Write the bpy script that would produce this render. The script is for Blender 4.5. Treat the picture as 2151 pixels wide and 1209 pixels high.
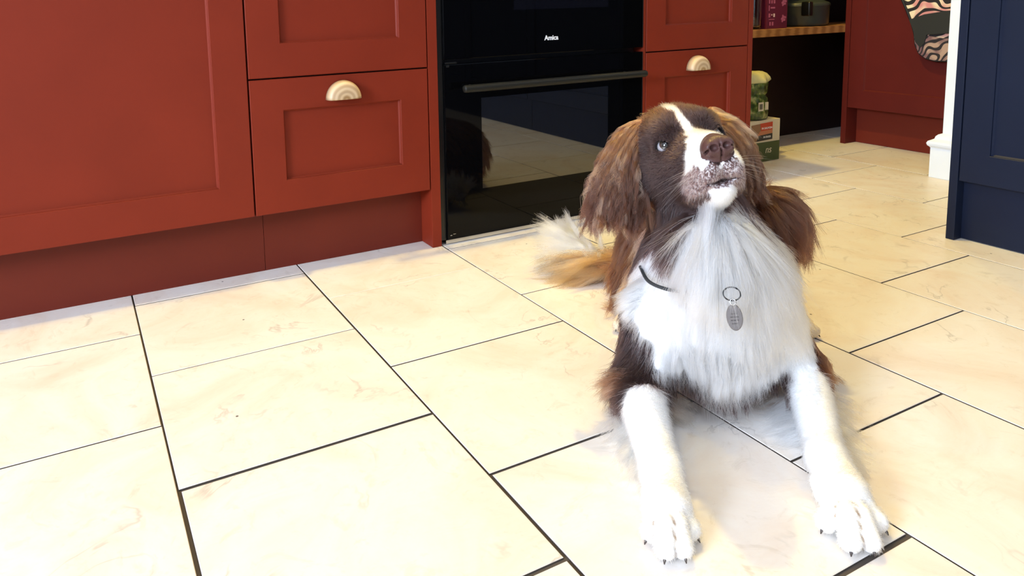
import bpy, bmesh, math, random
import numpy as np
from mathutils import Vector, Matrix, Euler

for _o in list(bpy.data.objects):
    bpy.data.objects.remove(_o)
SC = bpy.context.scene
COL = SC.collection
random.seed(7)
PI = math.pi

# ------------------------------------------------------------------ camera
CAM_F, CAM_PX, CAM_PY = 1525.7, 909.6, 199.0          # focal length and principal point, for a 2151 x 1209 frame
CAM_LOC = np.array([-0.2276, -1.5832, 0.6115])
CAM_R = np.array([0.8929, -0.4496, -0.0254])
CAM_U = np.array([0.0790, 0.1009, 0.9917])
CAM_D = np.array([0.4433, 0.8875, -0.1257])
cam_data = bpy.data.cameras.new('camera')
cam = bpy.data.objects.new('camera', cam_data)
COL.objects.link(cam)
_r = Vector(CAM_R).normalized(); _d = Vector(CAM_D).normalized(); _u = _r.cross(_d).normalized(); _r = _d.cross(_u)
cam.matrix_world = Matrix(((_r.x, _u.x, -_d.x, CAM_LOC[0]), (_r.y, _u.y, -_d.y, CAM_LOC[1]), (_r.z, _u.z, -_d.z, CAM_LOC[2]), (0, 0, 0, 1)))
cam_data.sensor_fit = 'HORIZONTAL'; cam_data.sensor_width = 36.0
cam_data.lens = CAM_F / 2151 * 36
cam_data.shift_x = (1075.5 - CAM_PX) / 2151
cam_data.shift_y = (CAM_PY - 604.5) / 2151
cam_data.clip_start = 0.02
SC.camera = cam

# ------------------------------------------------------------------ world, lights, exposure
world = bpy.data.worlds.new('world'); SC.world = world; world.use_nodes = True
world.node_tree.nodes['Background'].inputs[0].default_value = (0.75, 0.85, 1.0, 1)
world.node_tree.nodes['Background'].inputs[1].default_value = 1.0
SC.view_settings.view_transform = 'Standard'; SC.view_settings.look = 'None'
SC.view_settings.exposure = 0.0; SC.view_settings.gamma = 1.0
SC.view_settings.use_curve_mapping = False

def area_light(name, loc, target, sx, sy, power, colour, spread=180):
    ld = bpy.data.lights.new(name, 'AREA'); ld.shape = 'RECTANGLE'; ld.size = sx; ld.size_y = sy
    ld.energy = power; ld.color = colour; ld.spread = math.radians(spread)
    o = bpy.data.objects.new(name, ld); COL.objects.link(o); o.location = loc
    o.rotation_euler = (Vector(target) - Vector(loc)).to_track_quat('-Z', 'Y').to_euler()
    return o

def spot_light(name, loc, power, colour, radius=0.035, angle=130, target=None):
    ld = bpy.data.lights.new(name, 'SPOT'); ld.energy = power; ld.color = colour
    ld.shadow_soft_size = radius; ld.spot_size = math.radians(angle); ld.spot_blend = 0.6
    o = bpy.data.objects.new(name, ld); COL.objects.link(o); o.location = loc
    return o

COOL = (0.68, 0.80, 1.0); WARM = (1.0, 0.735, 0.16)
CEIL = 2.45
area_light('roof_window_daylight', (-0.95, -1.75, CEIL - 0.02), (-0.95, -1.75, 0), 0.7, 0.9, 14, COOL)
area_light('side_window_daylight', (-4.45, -2.30, 1.85), (0.9, -0.8, 0.2), 1.5, 1.1, 360, COOL)
area_light('patio_daylight', (-0.6, -4.2, 1.3), (0.4, -1.0, 0.3), 2.2, 1.9, 6, COOL)
DOWNLIGHTS = [(1.05, -0.05, 132), (2.21, 0.02, 30), (0.05, -0.05, 32), (-0.95, -0.05, 26), (0.35, -1.15, 5), (1.42, -1.15, 8)]
for _x, _y, _p in DOWNLIGHTS:
    spot_light('downlight_beam', (_x, _y, CEIL - 0.03), _p, WARM)

# ------------------------------------------------------------------ helpers
def tag(o, label=None, cat=None, group=None, kind=None):
    if label: o['label'] = label
    if cat: o['category'] = cat
    if group: o['group'] = group
    if kind: o['kind'] = kind
    return o

def empty(name, loc, label, cat, group=None):
    o = bpy.data.objects.new(name, None); COL.objects.link(o); o.location = loc; o.empty_display_size = 0.05
    return tag(o, label, cat, group)

def obj(name, bm, mat, parent=None, smooth=False, world_space=True):
    me = bpy.data.meshes.new(name)
    bmesh.ops.recalc_face_normals(bm, faces=bm.faces)
    bm.to_mesh(me); bm.free()
    if isinstance(mat, (list, tuple)):
        for m in mat: me.materials.append(m)
    elif mat: me.materials.append(mat)
    if smooth:
        for p in me.polygons: p.use_smooth = True
    o = bpy.data.objects.new(name, me); COL.objects.link(o)
    if parent:
        o.parent = parent
        off = Vector((0, 0, 0)); q = parent
        while q: off += q.location; q = q.parent
        me.transform(Matrix.Translation(-off))
    return o

def box(bm, x0, x1, y0, y1, z0, z1, bevel=0.0, seg=2):
    r = bmesh.ops.create_cube(bm, size=1.0)
    vs = r['verts']
    bmesh.ops.scale(bm, vec=(abs(x1 - x0), abs(y1 - y0), abs(z1 - z0)), verts=vs)
    bmesh.ops.translate(bm, vec=((x0 + x1) / 2, (y0 + y1) / 2, (z0 + z1) / 2), verts=vs)
    if bevel > 0:
        es = list({e for v in vs for e in v.link_edges})
        bmesh.ops.bevel(bm, geom=es, offset=bevel, segments=seg, profile=0.6, affect='EDGES')

def boxes(*bs, bevel=0.0):
    bm = bmesh.new()
    for b in bs: box(bm, *b, bevel=bevel)
    return bm

def tube(bm, pts, r, seg=10, caps=True):
    pts = [Vector(p) for p in pts]; n = len(pts)
    rs = r if isinstance(r, (list, tuple)) else [r] * n
    rings = []; up = None
    for i, p in enumerate(pts):
        t = (pts[min(i + 1, n - 1)] - pts[max(i - 1, 0)]).normalized()
        if up is None: up = t.orthogonal().normalized()
        up = (up - t * up.dot(t)).normalized(); s = t.cross(up)
        rings.append([bm.verts.new(p + (up * math.cos(a) + s * math.sin(a)) * rs[i]) for a in [2 * PI * k / seg for k in range(seg)]])
    for a, b in zip(rings, rings[1:]):
        for k in range(seg): bm.faces.new((a[k], a[(k + 1) % seg], b[(k + 1) % seg], b[k]))
    if caps:
        bm.faces.new(rings[0]); bm.faces.new(rings[-1][::-1])

def lathe(bm, prof, c=(0, 0, 0), seg=32):
    rings = []
    for r, z in prof:
        if r < 1e-6: rings.append([bm.verts.new((c[0], c[1], c[2] + z))])
        else: rings.append([bm.verts.new((c[0] + r * math.cos(2 * PI * k / seg), c[1] + r * math.sin(2 * PI * k / seg), c[2] + z)) for k in range(seg)])
    for a, b in zip(rings, rings[1:]):
        for k in range(seg):
            f = [a[k % len(a)], a[(k + 1) % len(a)], b[(k + 1) % len(b)], b[k % len(b)]]
            f = list(dict.fromkeys(f))
            if len(f) > 2: bm.faces.new(f)

def prism(bm, pts, axis, t0, t1):
    """extrude a polygon given in two coordinates along axis 'x' or 'y' from t0 to t1"""
    def mk(p, t): return (t, p[0], p[1]) if axis == 'x' else (p[0], t, p[1])
    a = [bm.verts.new(mk(p, t0)) for p in pts]; b = [bm.verts.new(mk(p, t1)) for p in pts]
    bm.faces.new(a); bm.faces.new(b[::-1])
    for i in range(len(pts)):
        j = (i + 1) % len(pts); bm.faces.new((a[i], a[j], b[j], b[i]))

# ------------------------------------------------------------------ materials
def mat(name, col=(0.5, 0.5, 0.5), rough=0.5, metal=0.0, spec=0.5, **kw):
    m = bpy.data.materials.new(name); m.use_nodes = True
    b = m.node_tree.nodes['Principled BSDF']
    b.inputs['Base Color'].default_value = (*col, 1); b.inputs['Roughness'].default_value = rough
    b.inputs['Metallic'].default_value = metal; b.inputs['Specular IOR Level'].default_value = spec
    for k, v in kw.items(): b.inputs[k.replace('_', ' ')].default_value = v
    return m

def nd(m, t, **kw):
    n = m.node_tree.nodes.new(t)
    for k, v in kw.items():
        if k.startswith('i_'): n.inputs[k[2:].replace('_', ' ')].default_value = v
        else: setattr(n, k, v)
    return n

def ln(m, a, b): m.node_tree.links.new(a, b)

def ramp(m, stops):
    n = m.node_tree.nodes.new('ShaderNodeValToRGB'); e = n.color_ramp.elements
    while len(e) < len(stops): e.new(0.5)
    for el, (p, c) in zip(e, stops): el.position = p; el.color = (*c, 1)
    return n

def paint(name, col, rough=0.5, var=0.06, bump=0.02, spec=0.18):
    m = mat(name, col, rough, spec=spec); b = m.node_tree.nodes['Principled BSDF']
    tc = nd(m, 'ShaderNodeTexCoord'); n1 = nd(m, 'ShaderNodeTexNoise', i_Scale=6.0, i_Detail=4.0)
    ln(m, tc.outputs['Object'], n1.inputs['Vector'])
    r = ramp(m, [(0.3, tuple(c * (1 - var) for c in col)), (0.7, tuple(c * (1 + var) for c in col))])
    ln(m, n1.outputs['Fac'], r.inputs['Fac']); ln(m, r.outputs['Color'], b.inputs['Base Color'])
    n2 = nd(m, 'ShaderNodeTexNoise', i_Scale=900.0, i_Detail=2.0); ln(m, tc.outputs['Object'], n2.inputs['Vector'])
    bp = nd(m, 'ShaderNodeBump', i_Strength=bump * 5, i_Distance=0.0004)
    ln(m, n2.outputs['Fac'], bp.inputs['Height']); ln(m, bp.outputs['Normal'], b.inputs['Normal'])
    return m

RED = (0.195, 0.0215, 0.0078)
M = {}
M['red'] = paint('rust_red_paint', RED)
M['red_far_shaded'] = paint('rust_red_paint_shaded', (0.095, 0.011, 0.0075))  # same rust red, darkened to stand in for weaker light in the far corner
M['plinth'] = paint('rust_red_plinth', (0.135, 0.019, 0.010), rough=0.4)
M['navy'] = paint('navy_paint', (0.009, 0.014, 0.034), rough=0.45)
M['carcass'] = mat('dark_carcass', (0.10, 0.02, 0.012), 0.6)
M['white'] = mat('white_gloss_paint', (0.80, 0.87, 0.95), 0.4)
M['wall'] = mat('wall_emulsion', (0.26, 0.26, 0.25), 0.85)
M['ceiling'] = mat('ceiling_emulsion', (0.60, 0.59, 0.58), 0.9)
M['worktop'] = mat('oak_worktop', (0.42, 0.24, 0.11), 0.4)
M['black_glass'] = mat('black_oven_glass', (0.0015, 0.0015, 0.0018), 0.03, spec=0.14)
M['window_glass'] = mat('oven_window_glass', (0.004, 0.004, 0.004), 0.02, spec=0.75)
M['window_glass'].node_tree.nodes['Principled BSDF'].inputs['IOR'].default_value = 1.85
M['black_metal'] = mat('black_enamel', (0.006, 0.006, 0.006), 0.3)
M['handle_black'] = mat('black_handle', (0.012, 0.012, 0.010), 0.5, spec=0.25)
M['steel'] = mat('steel', (0.6, 0.6, 0.6), 0.25, metal=1.0)
M['lettering'] = mat('white_lettering', (0.9, 0.9, 0.9), 0.5)
M['lamp_on'] = mat('downlight_lens', (1, 1, 1), 0.5)
_b = M['lamp_on'].node_tree.nodes['Principled BSDF']; _b.inputs['Emission Color'].default_value = (*WARM, 1); _b.inputs['Emission Strength'].default_value = 6
M['grout'] = mat('grout', (0.075, 0.058, 0.045), 0.95)

def wood(name, a, b_, scale, rings=True, rough=0.45, gen=False):
    m = mat(name, a, rough); b = m.node_tree.nodes['Principled BSDF']
    tc = nd(m, 'ShaderNodeTexCoord'); mp = nd(m, 'ShaderNodeMapping'); mp.inputs['Scale'].default_value = scale
    if gen: mp.inputs['Location'].default_value = (-1.05, 0, 0)
    ln(m, tc.outputs['Generated' if gen else 'Object'], mp.inputs['Vector'])
    w = nd(m, 'ShaderNodeTexWave', wave_type='RINGS' if rings else 'BANDS', i_Scale=1.0, i_Distortion=0.8 if gen else 2.5, i_Detail=3.0, i_Detail_Scale=1.2)
    if rings: w.rings_direction = 'Y'
    ln(m, mp.outputs['Vector'], w.inputs['Vector'])
    r = ramp(m, [(0.1, a), (0.85, b_)]); ln(m, w.outputs['Fac'], r.inputs['Fac']); ln(m, r.outputs['Color'], b.inputs['Base Color'])
    return m
M['pull_wood'] = wood('pale_wood', (0.62, 0.46, 0.28), (0.46, 0.31, 0.17), (2.1, 0.6, 1.1), gen=True)
M['shelf_wood'] = wood('shelf_oak', (0.42, 0.20, 0.07), (0.26, 0.11, 0.035), (6, 60, 90), rings=False)

def tile_material():
    m = mat('cream_stone_tile', (0.8, 0.72, 0.58), 0.38, spec=0.35); b = m.node_tree.nodes['Principled BSDF']
    tc = nd(m, 'ShaderNodeTexCoord'); at = nd(m, 'ShaderNodeAttribute', attribute_name='tile_id')
    add = nd(m, 'ShaderNodeVectorMath', operation='ADD'); ln(m, tc.outputs['Object'], add.inputs[0])
    sc = nd(m, 'ShaderNodeVectorMath', operation='SCALE'); sc.inputs['Scale'].default_value = 9.0
    ln(m, at.outputs['Vector'], sc.inputs[0]); ln(m, sc.outputs['Vector'], add.inputs[1])
    n1 = nd(m, 'ShaderNodeTexNoise', i_Scale=5.0, i_Detail=7.0, i_Roughness=0.62, i_Distortion=1.2)
    n2 = nd(m, 'ShaderNodeTexNoise', i_Scale=16.0, i_Detail=8.0, i_Roughness=0.7, i_Distortion=2.2)
    for n in (n1, n2): ln(m, add.outputs['Vector'], n.inputs['Vector'])
    r1 = ramp(m, [(0.30, (0.76, 0.65, 0.56)), (0.47, (0.80, 0.73, 0.66)), (0.62, (0.82, 0.78, 0.73)), (0.8, (0.79, 0.70, 0.60))])
    ln(m, n1.outputs['Fac'], r1.inputs['Fac'])
    r2 = ramp(m, [(0.34, (0.88, 0.86, 0.83)), (0.44, (1, 1, 1)), (0.60, (1, 1, 1)), (0.72, (0.95, 0.92, 0.89))])
    ln(m, n2.outputs['Fac'], r2.inputs['Fac'])
    mx = nd(m, 'ShaderNodeMix', data_type='RGBA', blend_type='MULTIPLY'); mx.inputs['Factor'].default_value = 0.75
    ln(m, r1.outputs['Color'], mx.inputs['A']); ln(m, r2.outputs['Color'], mx.inputs['B'])
    # thin veins
    n3 = nd(m, 'ShaderNodeTexNoise', i_Scale=3.6, i_Detail=5.0, i_Roughness=0.55, i_Distortion=1.6); ln(m, add.outputs['Vector'], n3.inputs['Vector'])
    r3 = ramp(m, [(0.487, (0, 0, 0)), (0.499, (1, 1, 1)), (0.503, (1, 1, 1)), (0.515, (0, 0, 0))]); ln(m, n3.outputs['Fac'], r3.inputs['Fac'])
    n4 = nd(m, 'ShaderNodeTexNoise', i_Scale=11.0, i_Detail=2.0); ln(m, add.outputs['Vector'], n4.inputs['Vector'])
    r4 = ramp(m, [(0.52, (0, 0, 0)), (0.66, (0.55, 0.55, 0.55))]); ln(m, n4.outputs['Fac'], r4.inputs['Fac'])
    mu = nd(m, 'ShaderNodeMath', operation='MULTIPLY'); ln(m, r3.outputs['Color'], mu.inputs[0]); ln(m, r4.outputs['Color'], mu.inputs[1])
    mx2 = nd(m, 'ShaderNodeMix', data_type='RGBA'); ln(m, mu.outputs['Value'], mx2.inputs['Factor'])
    ln(m, mx.outputs['Result'], mx2.inputs['A']); mx2.inputs['B'].default_value = (0.42, 0.38, 0.34, 1)
    # specks
    v = nd(m, 'ShaderNodeTexVoronoi', i_Scale=13.0); ln(m, add.outputs['Vector'], v.inputs['Vector'])
    rs = ramp(m, [(0.0, (1, 1, 1)), (0.022, (1, 1, 1)), (0.034, (0, 0, 0))]); ln(m, v.outputs['Distance'], rs.inputs['Fac'])
    sp = nd(m, 'ShaderNodeSeparateColor'); ln(m, v.outputs['Color'], sp.inputs['Color'])
    gt = nd(m, 'ShaderNodeMath', operation='GREATER_THAN'); gt.inputs[1].default_value = 0.55; ln(m, sp.outputs[0], gt.inputs[0])
    mu2 = nd(m, 'ShaderNodeMath', operation='MULTIPLY'); ln(m, rs.outputs['Color'], mu2.inputs[0]); ln(m, gt.outputs['Value'], mu2.inputs[1])
    mx3 = nd(m, 'ShaderNodeMix', data_type='RGBA'); ln(m, mu2.outputs['Value'], mx3.inputs['Factor'])
    ln(m, mx2.outputs['Result'], mx3.inputs['A']); mx3.inputs['B'].default_value = (0.12, 0.10, 0.09, 1)
    ln(m, mx3.outputs['Result'], b.inputs['Base Color'])
    mp = nd(m, 'ShaderNodeMapping'); mp.inputs['Rotation'].default_value = (0, 0, 0.6); mp.inputs['Scale'].default_value = (1, 3.5, 1)
    ln(m, add.outputs['Vector'], mp.inputs['Vector'])
    n5 = nd(m, 'ShaderNodeTexNoise', i_Scale=9.0, i_Detail=6.0, i_Roughness=0.6, i_Distortion=1.5); ln(m, mp.outputs['Vector'], n5.inputs['Vector'])
    bp = nd(m, 'ShaderNodeBump', i_Strength=0.2, i_Distance=0.003); ln(m, n5.outputs['Fac'], bp.inputs['Height'])
    ln(m, bp.outputs['Normal'], b.inputs['Normal'])
    return m
M['tile'] = tile_material()

# ------------------------------------------------------------------ the room
XL, XR, YB, YF = -4.5, 3.3, -4.4, 0.62
def struct(name, bm, m):
    o = obj(name, bm, m); o['kind'] = 'structure'; return o

def build_floor():
    cols = [-4.78, -4.42, -4.06, -3.70, -3.34, -2.98, -2.62, -2.31, -1.95, -1.59, -1.23, -0.87, -0.51, -0.147, 0.219, 0.5805, 0.9245, 1.2695, 1.6, 1.9505, 2.298, 2.65, 3.0, 3.35]
    joints = {-0.51: [-0.150, -0.4955], -0.147: [-0.332, -0.6615, -0.989], 0.219: [-0.1692, -0.5005, -0.8255, -1.1455],
              0.5805: [-0.355, -0.675, -0.9935], 0.9245: [-0.195, -0.52, -0.8445], 1.2695: [-0.036, -0.359, -0.685],
              1.6: [0.15, -0.183, -0.531], 1.9505: [-0.03, -0.383], 2.298: [0.14, -0.2]}
    wide = {(-0.147, -0.6615): 5.5, (-0.147, -0.989): 6.0, (0.219, -0.1692): 2.0, (0.219, -0.8255): 5.0, (0.219, -1.1455): 6.5}
    bm = bmesh.new(); uvs = []
    rnd = random.Random(3)
    lay = bm.verts.layers.float_vector.new('tile_id')
    for i in range(len(cols) - 1):
        x0, x1 = cols[i], cols[i + 1]
        js = sorted(joints.get(x0, [-0.30 - 0.165 * (i % 2)]), reverse=True)
        while js[0] + 0.33 < 0.7: js.insert(0, js[0] + 0.33)
        while js[-1] - 0.33 > -4.5: js.append(js[-1] - 0.33)
        js = [0.75] + js + [-4.5]
        for a, b in zip(js, js[1:]):
            gl = 0.0014 + rnd.random() * 0.0006; gr = 0.0014 + rnd.random() * 0.0006
            if x0 == -0.147 and a <= -0.6: gl = 0.0042
            if x0 == -0.51 and a <= -0.45: gr = 0.0012
            if x0 == 0.219 and a <= -0.80: gl = 0.0030
            g0 = 0.0017; g1 = 0.0017
            if (x0, a) in wide: g0 = wide[(x0, a)] / 2000
            if (x0, b) in wide: g1 = wide[(x0, b)] / 2000
            if a - b < 0.02: continue
            v0 = len(bm.verts)
            h = -rnd.random() * 0.0006
            X0, X1, Y0, Y1 = x0 + gl, x1 - gr, b + g1, a - g0
            e = 0.0008
            lo = [bm.verts.new(p) for p in ((X0, Y0, -0.006), (X1, Y0, -0.006), (X1, Y1, -0.006), (X0, Y1, -0.006))]
            md = [bm.verts.new(p) for p in ((X0, Y0, h - e), (X1, Y0, h - e), (X1, Y1, h - e), (X0, Y1, h - e))]
            hi = [bm.verts.new(p) for p in ((X0 + e, Y0 + e, h), (X1 - e, Y0 + e, h), (X1 - e, Y1 - e, h), (X0 + e, Y1 - e, h))]
            for A, B, mi in ((lo, md, 1), (md, hi, 0)):
                for k in range(4): bm.faces.new((A[k], A[(k + 1) % 4], B[(k + 1) % 4], B[k])).material_index = mi
            bm.faces.new(hi)
            tid = (rnd.random() * 9, rnd.random() * 9, rnd.random() * 9)
            for v in lo + md + hi: v[lay] = tid
    q = [bm.verts.new(p) for p in ((-4.7, -4.5, -0.0032), (3.4, -4.5, -0.0032), (3.4, 0.75, -0.0032), (-4.7, 0.75, -0.0032))]
    f = bm.faces.new(q); f.material_index = 1
    struct('floor', bm, [M['tile'], M['grout']])
build_floor()
struct('wall_back', boxes((XL, XR, YF, YF + 0.1, 0, CEIL)), M['wall'])
struct('wall_left', boxes((XL - 0.1, XL, YB, -3.10, 0, CEIL), (XL - 0.1, XL, -1.50, YF, 0, CEIL), (XL - 0.1, XL, -3.10, -1.50, 0, 1.2), (XL - 0.1, XL, -3.10, -1.50, 2.40, CEIL)), M['wall'])
struct('wall_far_right', boxes((XR, XR + 0.1, YB, YF, 0, CEIL)), M['wall'])
# wall behind the camera with a patio opening
struct('wall_front', boxes((XL, -1.8, YB - 0.1, YB, 0, CEIL), (0.6, XR, YB - 0.1, YB, 0, CEIL), (-1.8, 0.6, YB - 0.1, YB, 2.25, CEIL)), M['wall'])
# ceiling with a roof-window opening
RX0, RX1, RY0, RY1 = -1.4, -0.5, -2.3, -1.2
struct('ceiling', boxes((XL, RX0, YB, YF, CEIL, CEIL + 0.1), (RX1, XR, YB, YF, CEIL, CEIL + 0.1), (RX0, RX1, YB, RY0, CEIL, CEIL + 0.1), (RX0, RX1, RY1, YF, CEIL, CEIL + 0.1)), M['ceiling'])
# white wall end with its moulded skirting, right of the doorway
struct('wall_right', boxes((2.30, 2.42, -3.0, -0.238, 0, CEIL), bevel=0.003), M['white'])
def skirting():
    bm = bmesh.new()
    prof = [(0.0, 0.0), (0.022, 0.0), (0.022, 0.098), (0.024, 0.101), (0.029, 0.106), (0.031, 0.113), (0.028, 0.120), (0.021, 0.124), (0.015, 0.128), (0.013, 0.136), (0.008, 0.142), (0.0, 0.146)]
    path = [(2.30, -3.0, (-1, 0)), (2.30, -0.238, (-1, 1)), (2.42, -0.238, (1, 1)), (2.42, -3.0, (1, 0))]
    rings = [[bm.verts.new((x + d[0] * o, y + d[1] * o, z)) for o, z in prof] for x, y, d in path]
    for a, b in zip(rings, rings[1:]):
        for k in range(len(prof) - 1): bm.faces.new((a[k], a[k + 1], b[k + 1], b[k]))
    o = struct('baseboard_right', bm, M['white'])
skirting()

for _x, _y, _p in DOWNLIGHTS:
    nm = {0.35: 'over the floor, nearer the oven', 1.42: 'over the floor, nearer the navy unit'}.get(_x) or {1.05: 'over the oven', 2.21: 'over the open shelf corner', 0.05: 'over the wide drawers', -0.95: 'over the tall left door'}[_x]
    t = empty('ceiling_downlight', (_x, _y, CEIL), 'round recessed ceiling downlight ' + nm, 'light', 'ceiling downlights')
    bm = bmesh.new(); lathe(bm, [(0.033, 0), (0.045, 0), (0.045, -0.004), (0.035, -0.006), (0.033, 0)], (_x, _y, CEIL)); obj('bezel', bm, M['steel'], t, True)
    bm = bmesh.new(); lathe(bm, [(0, 0.0), (0.033, 0.0)], (_x, _y, CEIL - 0.001)); obj('lens', bm, M['lamp_on'], t)

# ------------------------------------------------------------------ shaker fronts
def shaker(bm, u0, u1, z0, z1, w=0.0735, top=None, depth=0.021, rec=0.009, axis='y', face=0.0, sign=1, bottom=None):
    """A shaker front whose face lies at `face`; u runs along x (axis 'y') or along y (axis 'x'); sign: direction into the unit"""
    top = w if top is None else top; bottom = w if bottom is None else bottom
    def P(u, d, z):
        return (u, face + sign * d, z) if axis == 'y' else (face + sign * d, u, z)
    e = 0.0012; c = 0.0035
    def loop(a0, a1, b0, b1, d): return [bm.verts.new(P(*p)) for p in ((a0, d, b0), (a1, d, b0), (a1, d, b1), (a0, d, b1))]
    L = [loop(u0, u1, z0, z1, depth), loop(u0, u1, z0, z1, e), loop(u0 + e, u1 - e, z0 + e, z1 - e, 0),
         loop(u0 + w - e, u1 - w + e, z0 + bottom - e, z1 - top + e, 0), loop(u0 + w, u1 - w, z0 + bottom, z1 - top, e),
         loop(u0 + w, u1 - w, z0 + bottom, z1 - top, rec - c), loop(u0 + w + c, u1 - w - c, z0 + bottom + c, z1 - top - c, rec)]
    for a, b in zip(L, L[1:]):
        for k in range(4): bm.faces.new((a[k], a[(k + 1) % 4], b[(k + 1) % 4], b[k]))
    bm.faces.new(L[-1]); bm.faces.new(L[0][::-1])

def cup_pull(parent, cx, z):
    """half-moon wooden pull: flat underside, domed face"""
    bm = bmesh.new(); R, Hh, D = 0.0415, 0.043, 0.027
    nu, nv = 22, 12; rows = []
    for j in range(nv + 1):
        t = j / nv                                   # 0 at the back rim, 1 at the middle of the face
        s = math.cos(t * PI / 2) ** 0.42; dd = D * math.sin(t * PI / 2) ** 0.6
        rows.append([bm.verts.new((cx + R * s * math.cos(PI * i / nu), -0.0005 - dd, z + Hh * s * math.sin(PI * i / nu))) for i in range(nu + 1)])
    for a, b in zip(rows, rows[1:]):
        for i in range(nu): bm.faces.new((a[i], a[i + 1], b[i + 1], b[i]))
    bmesh.ops.remove_doubles(bm, verts=bm.verts, dist=1e-5)
    es = [e for e in bm.edges if e.is_boundary]
    bmesh.ops.holes_fill(bm, edges=es, sides=0)
    o = obj('handle', bm, M['pull_wood'], parent, False)
    for p in o.data.polygons: p.use_smooth = len(p.vertices) < 6
    o['label'] = 'half-moon pale wood handle'
    return o

G = 0.0018                                           # half of the gap between fronts
# tall door unit at the left
u = empty('base_cabinet', (-0.3, 0.3, 0), 'rust red shaker base cabinet with one wide plain door, at the far left', 'cabinet')
obj('carcass', boxes((-0.82, 0.114, 0.022, 0.58, 0.155, 0.945)), M['carcass'], u)
bm = bmesh.new(); shaker(bm, -0.80, 0.115 - G, 0.15, 0.92); obj('door', bm, M['red'], u)
# drawers beside it
u = empty('drawer_cabinet', (0.33, 0.3, 0), 'wide rust red drawer cabinet left of the black oven', 'cabinet', )
obj('carcass', boxes((0.116, 0.5495, 0.022, 0.58, 0.155, 0.945)), M['carcass'], u)
ZT = 0.4546
def drawer(parent, x0, x1, z0, z1, top, pull=None, bottom=None):
    bm = bmesh.new(); shaker(bm, x0, x1, z0, z1, top=top, bottom=bottom)
    d = obj('drawer', bm, M['red'], parent)
    if pull: cup_pull(d, *pull)
    return d
drawer(u, 0.115 + G, 0.551 - G, 0.15, ZT - G, 0.071, (0.330, 0.3975))
drawer(u, 0.115 + G, 0.551 - G, ZT + G, 0.745, 0.071, (0.330, 0.688), bottom=0.0755)
drawer(u, 0.115 + G, 0.551 - G, 0.749, 0.92, 0.05, (0.330, 0.85), bottom=0.05)
# further units left of the frame
u = empty('base_cabinet', (-1.3, 0.3, 0), 'rust red shaker base cabinet continuing the run outside the left edge', 'cabinet')
obj('carcass', boxes((-1.75, -0.824, 0.022, 0.58, 0.155, 0.945)), M['carcass'], u)
bm = bmesh.new(); shaker(bm, -1.72, -0.804, 0.15, 0.92); obj('door', bm, M['red'], u)

tag(obj('end_panel', boxes((0.552, 0.5775, 0.0, 0.58, 0.0, 0.945), bevel=0.001), M['red']), 'rust red upright end panel between the wide drawers and the black oven', 'panel')
tag(obj('end_panel', boxes((1.2372, 1.2463, 0.0, 0.58, 0.0, 0.945), bevel=0.001), M['red']), 'thin rust red upright panel between the black oven and the narrow drawers', 'panel')
tag(obj('end_panel', boxes((1.6664, 1.6850, 0.0, 0.58, 0.0, 0.945), bevel=0.001), M['red']), 'rust red upright end panel right of the narrow drawers, beside the open shelf', 'panel')
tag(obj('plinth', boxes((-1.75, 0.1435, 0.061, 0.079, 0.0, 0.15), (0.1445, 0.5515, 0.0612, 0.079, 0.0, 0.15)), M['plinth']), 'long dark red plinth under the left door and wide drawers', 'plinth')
# narrow drawers right of the oven
u = empty('drawer_cabinet', (1.45, 0.3, 0), 'narrow rust red drawer cabinet right of the black oven, behind the dog', 'cabinet')
obj('carcass', boxes((1.2475, 1.6655, 0.022, 0.58, 0.155, 0.945)), M['carcass'], u)
drawer(u, 1.247 + G, 1.6652 - G, 0.15, ZT - G, 0.0745, (1.446, 0.393))
drawer(u, 1.247 + G, 1.6652 - G, ZT + G, 0.745, 0.071, (1.446, 0.688), bottom=0.0735)
drawer(u, 1.247 + G, 1.6652 - G, 0.749, 0.92, 0.05, (1.446, 0.85), bottom=0.05)
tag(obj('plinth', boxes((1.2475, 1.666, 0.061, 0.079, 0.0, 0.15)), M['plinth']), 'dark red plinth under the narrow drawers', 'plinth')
tag(obj('worktop', boxes((-1.76, 1.70, -0.018, 0.62, 0.946, 0.985), bevel=0.002), M['worktop']), 'long oak worktop over the main run of red cabinets', 'worktop')

# ------------------------------------------------------------------ built-in oven
ov = empty('built_in_oven', (0.907, 0.3, 0), 'black glass double oven built in between rust red panels', 'oven')
obj('body', boxes((0.590, 1.228, 0.03, 0.56, 0.012, 0.93)), M['black_metal'], ov)
obj('plinth_strip', boxes((0.592, 1.2355, 0.004, 0.03, 0.002, 0.011)), M['steel'], ov)['label'] = 'thin steel strip along the bottom'
dl = obj('door', boxes((0.5945, 1.2345, -0.002, 0.028, 0.013, 0.4585), bevel=0.0015), M['black_glass'], ov)
obj('window', boxes((0.6985, 1.108, -0.0026, -0.0020, 0.134, 0.369)), M['window_glass'], dl)
du = obj('door', boxes((0.5945, 1.2345, -0.002, 0.028, 0.471, 0.80), bevel=0.0015), M['black_glass'], ov)
obj('window', boxes((0.80, 1.108, -0.0026, -0.0020, 0.588, 0.72)), mat('upper_window_glass', (0.003, 0.003, 0.005), 0.05, spec=0.3), du)
obj('control_panel', boxes((0.5945, 1.2345, -0.001, 0.028, 0.806, 0.93), bevel=0.0015), M['black_glass'], ov)
obj('side_trim', boxes((0.5785, 0.5935, 0.006, 0.03, 0.012, 0.93)), M['black_metal'], ov)
bm = bmesh.new(); xs = [0.629, 0.632, 0.638] + [0.70, 0.9, 1.1] + [1.206, 1.211, 1.2135]
tube(bm, [(x, -0.040, 0.4002) for x in xs], [0.0085, 0.0095, 0.0097] + [0.0097] * 3 + [0.0097, 0.0085, 0.006], 18)
h = obj('handle', bm, M['handle_black'], dl, True)
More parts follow.
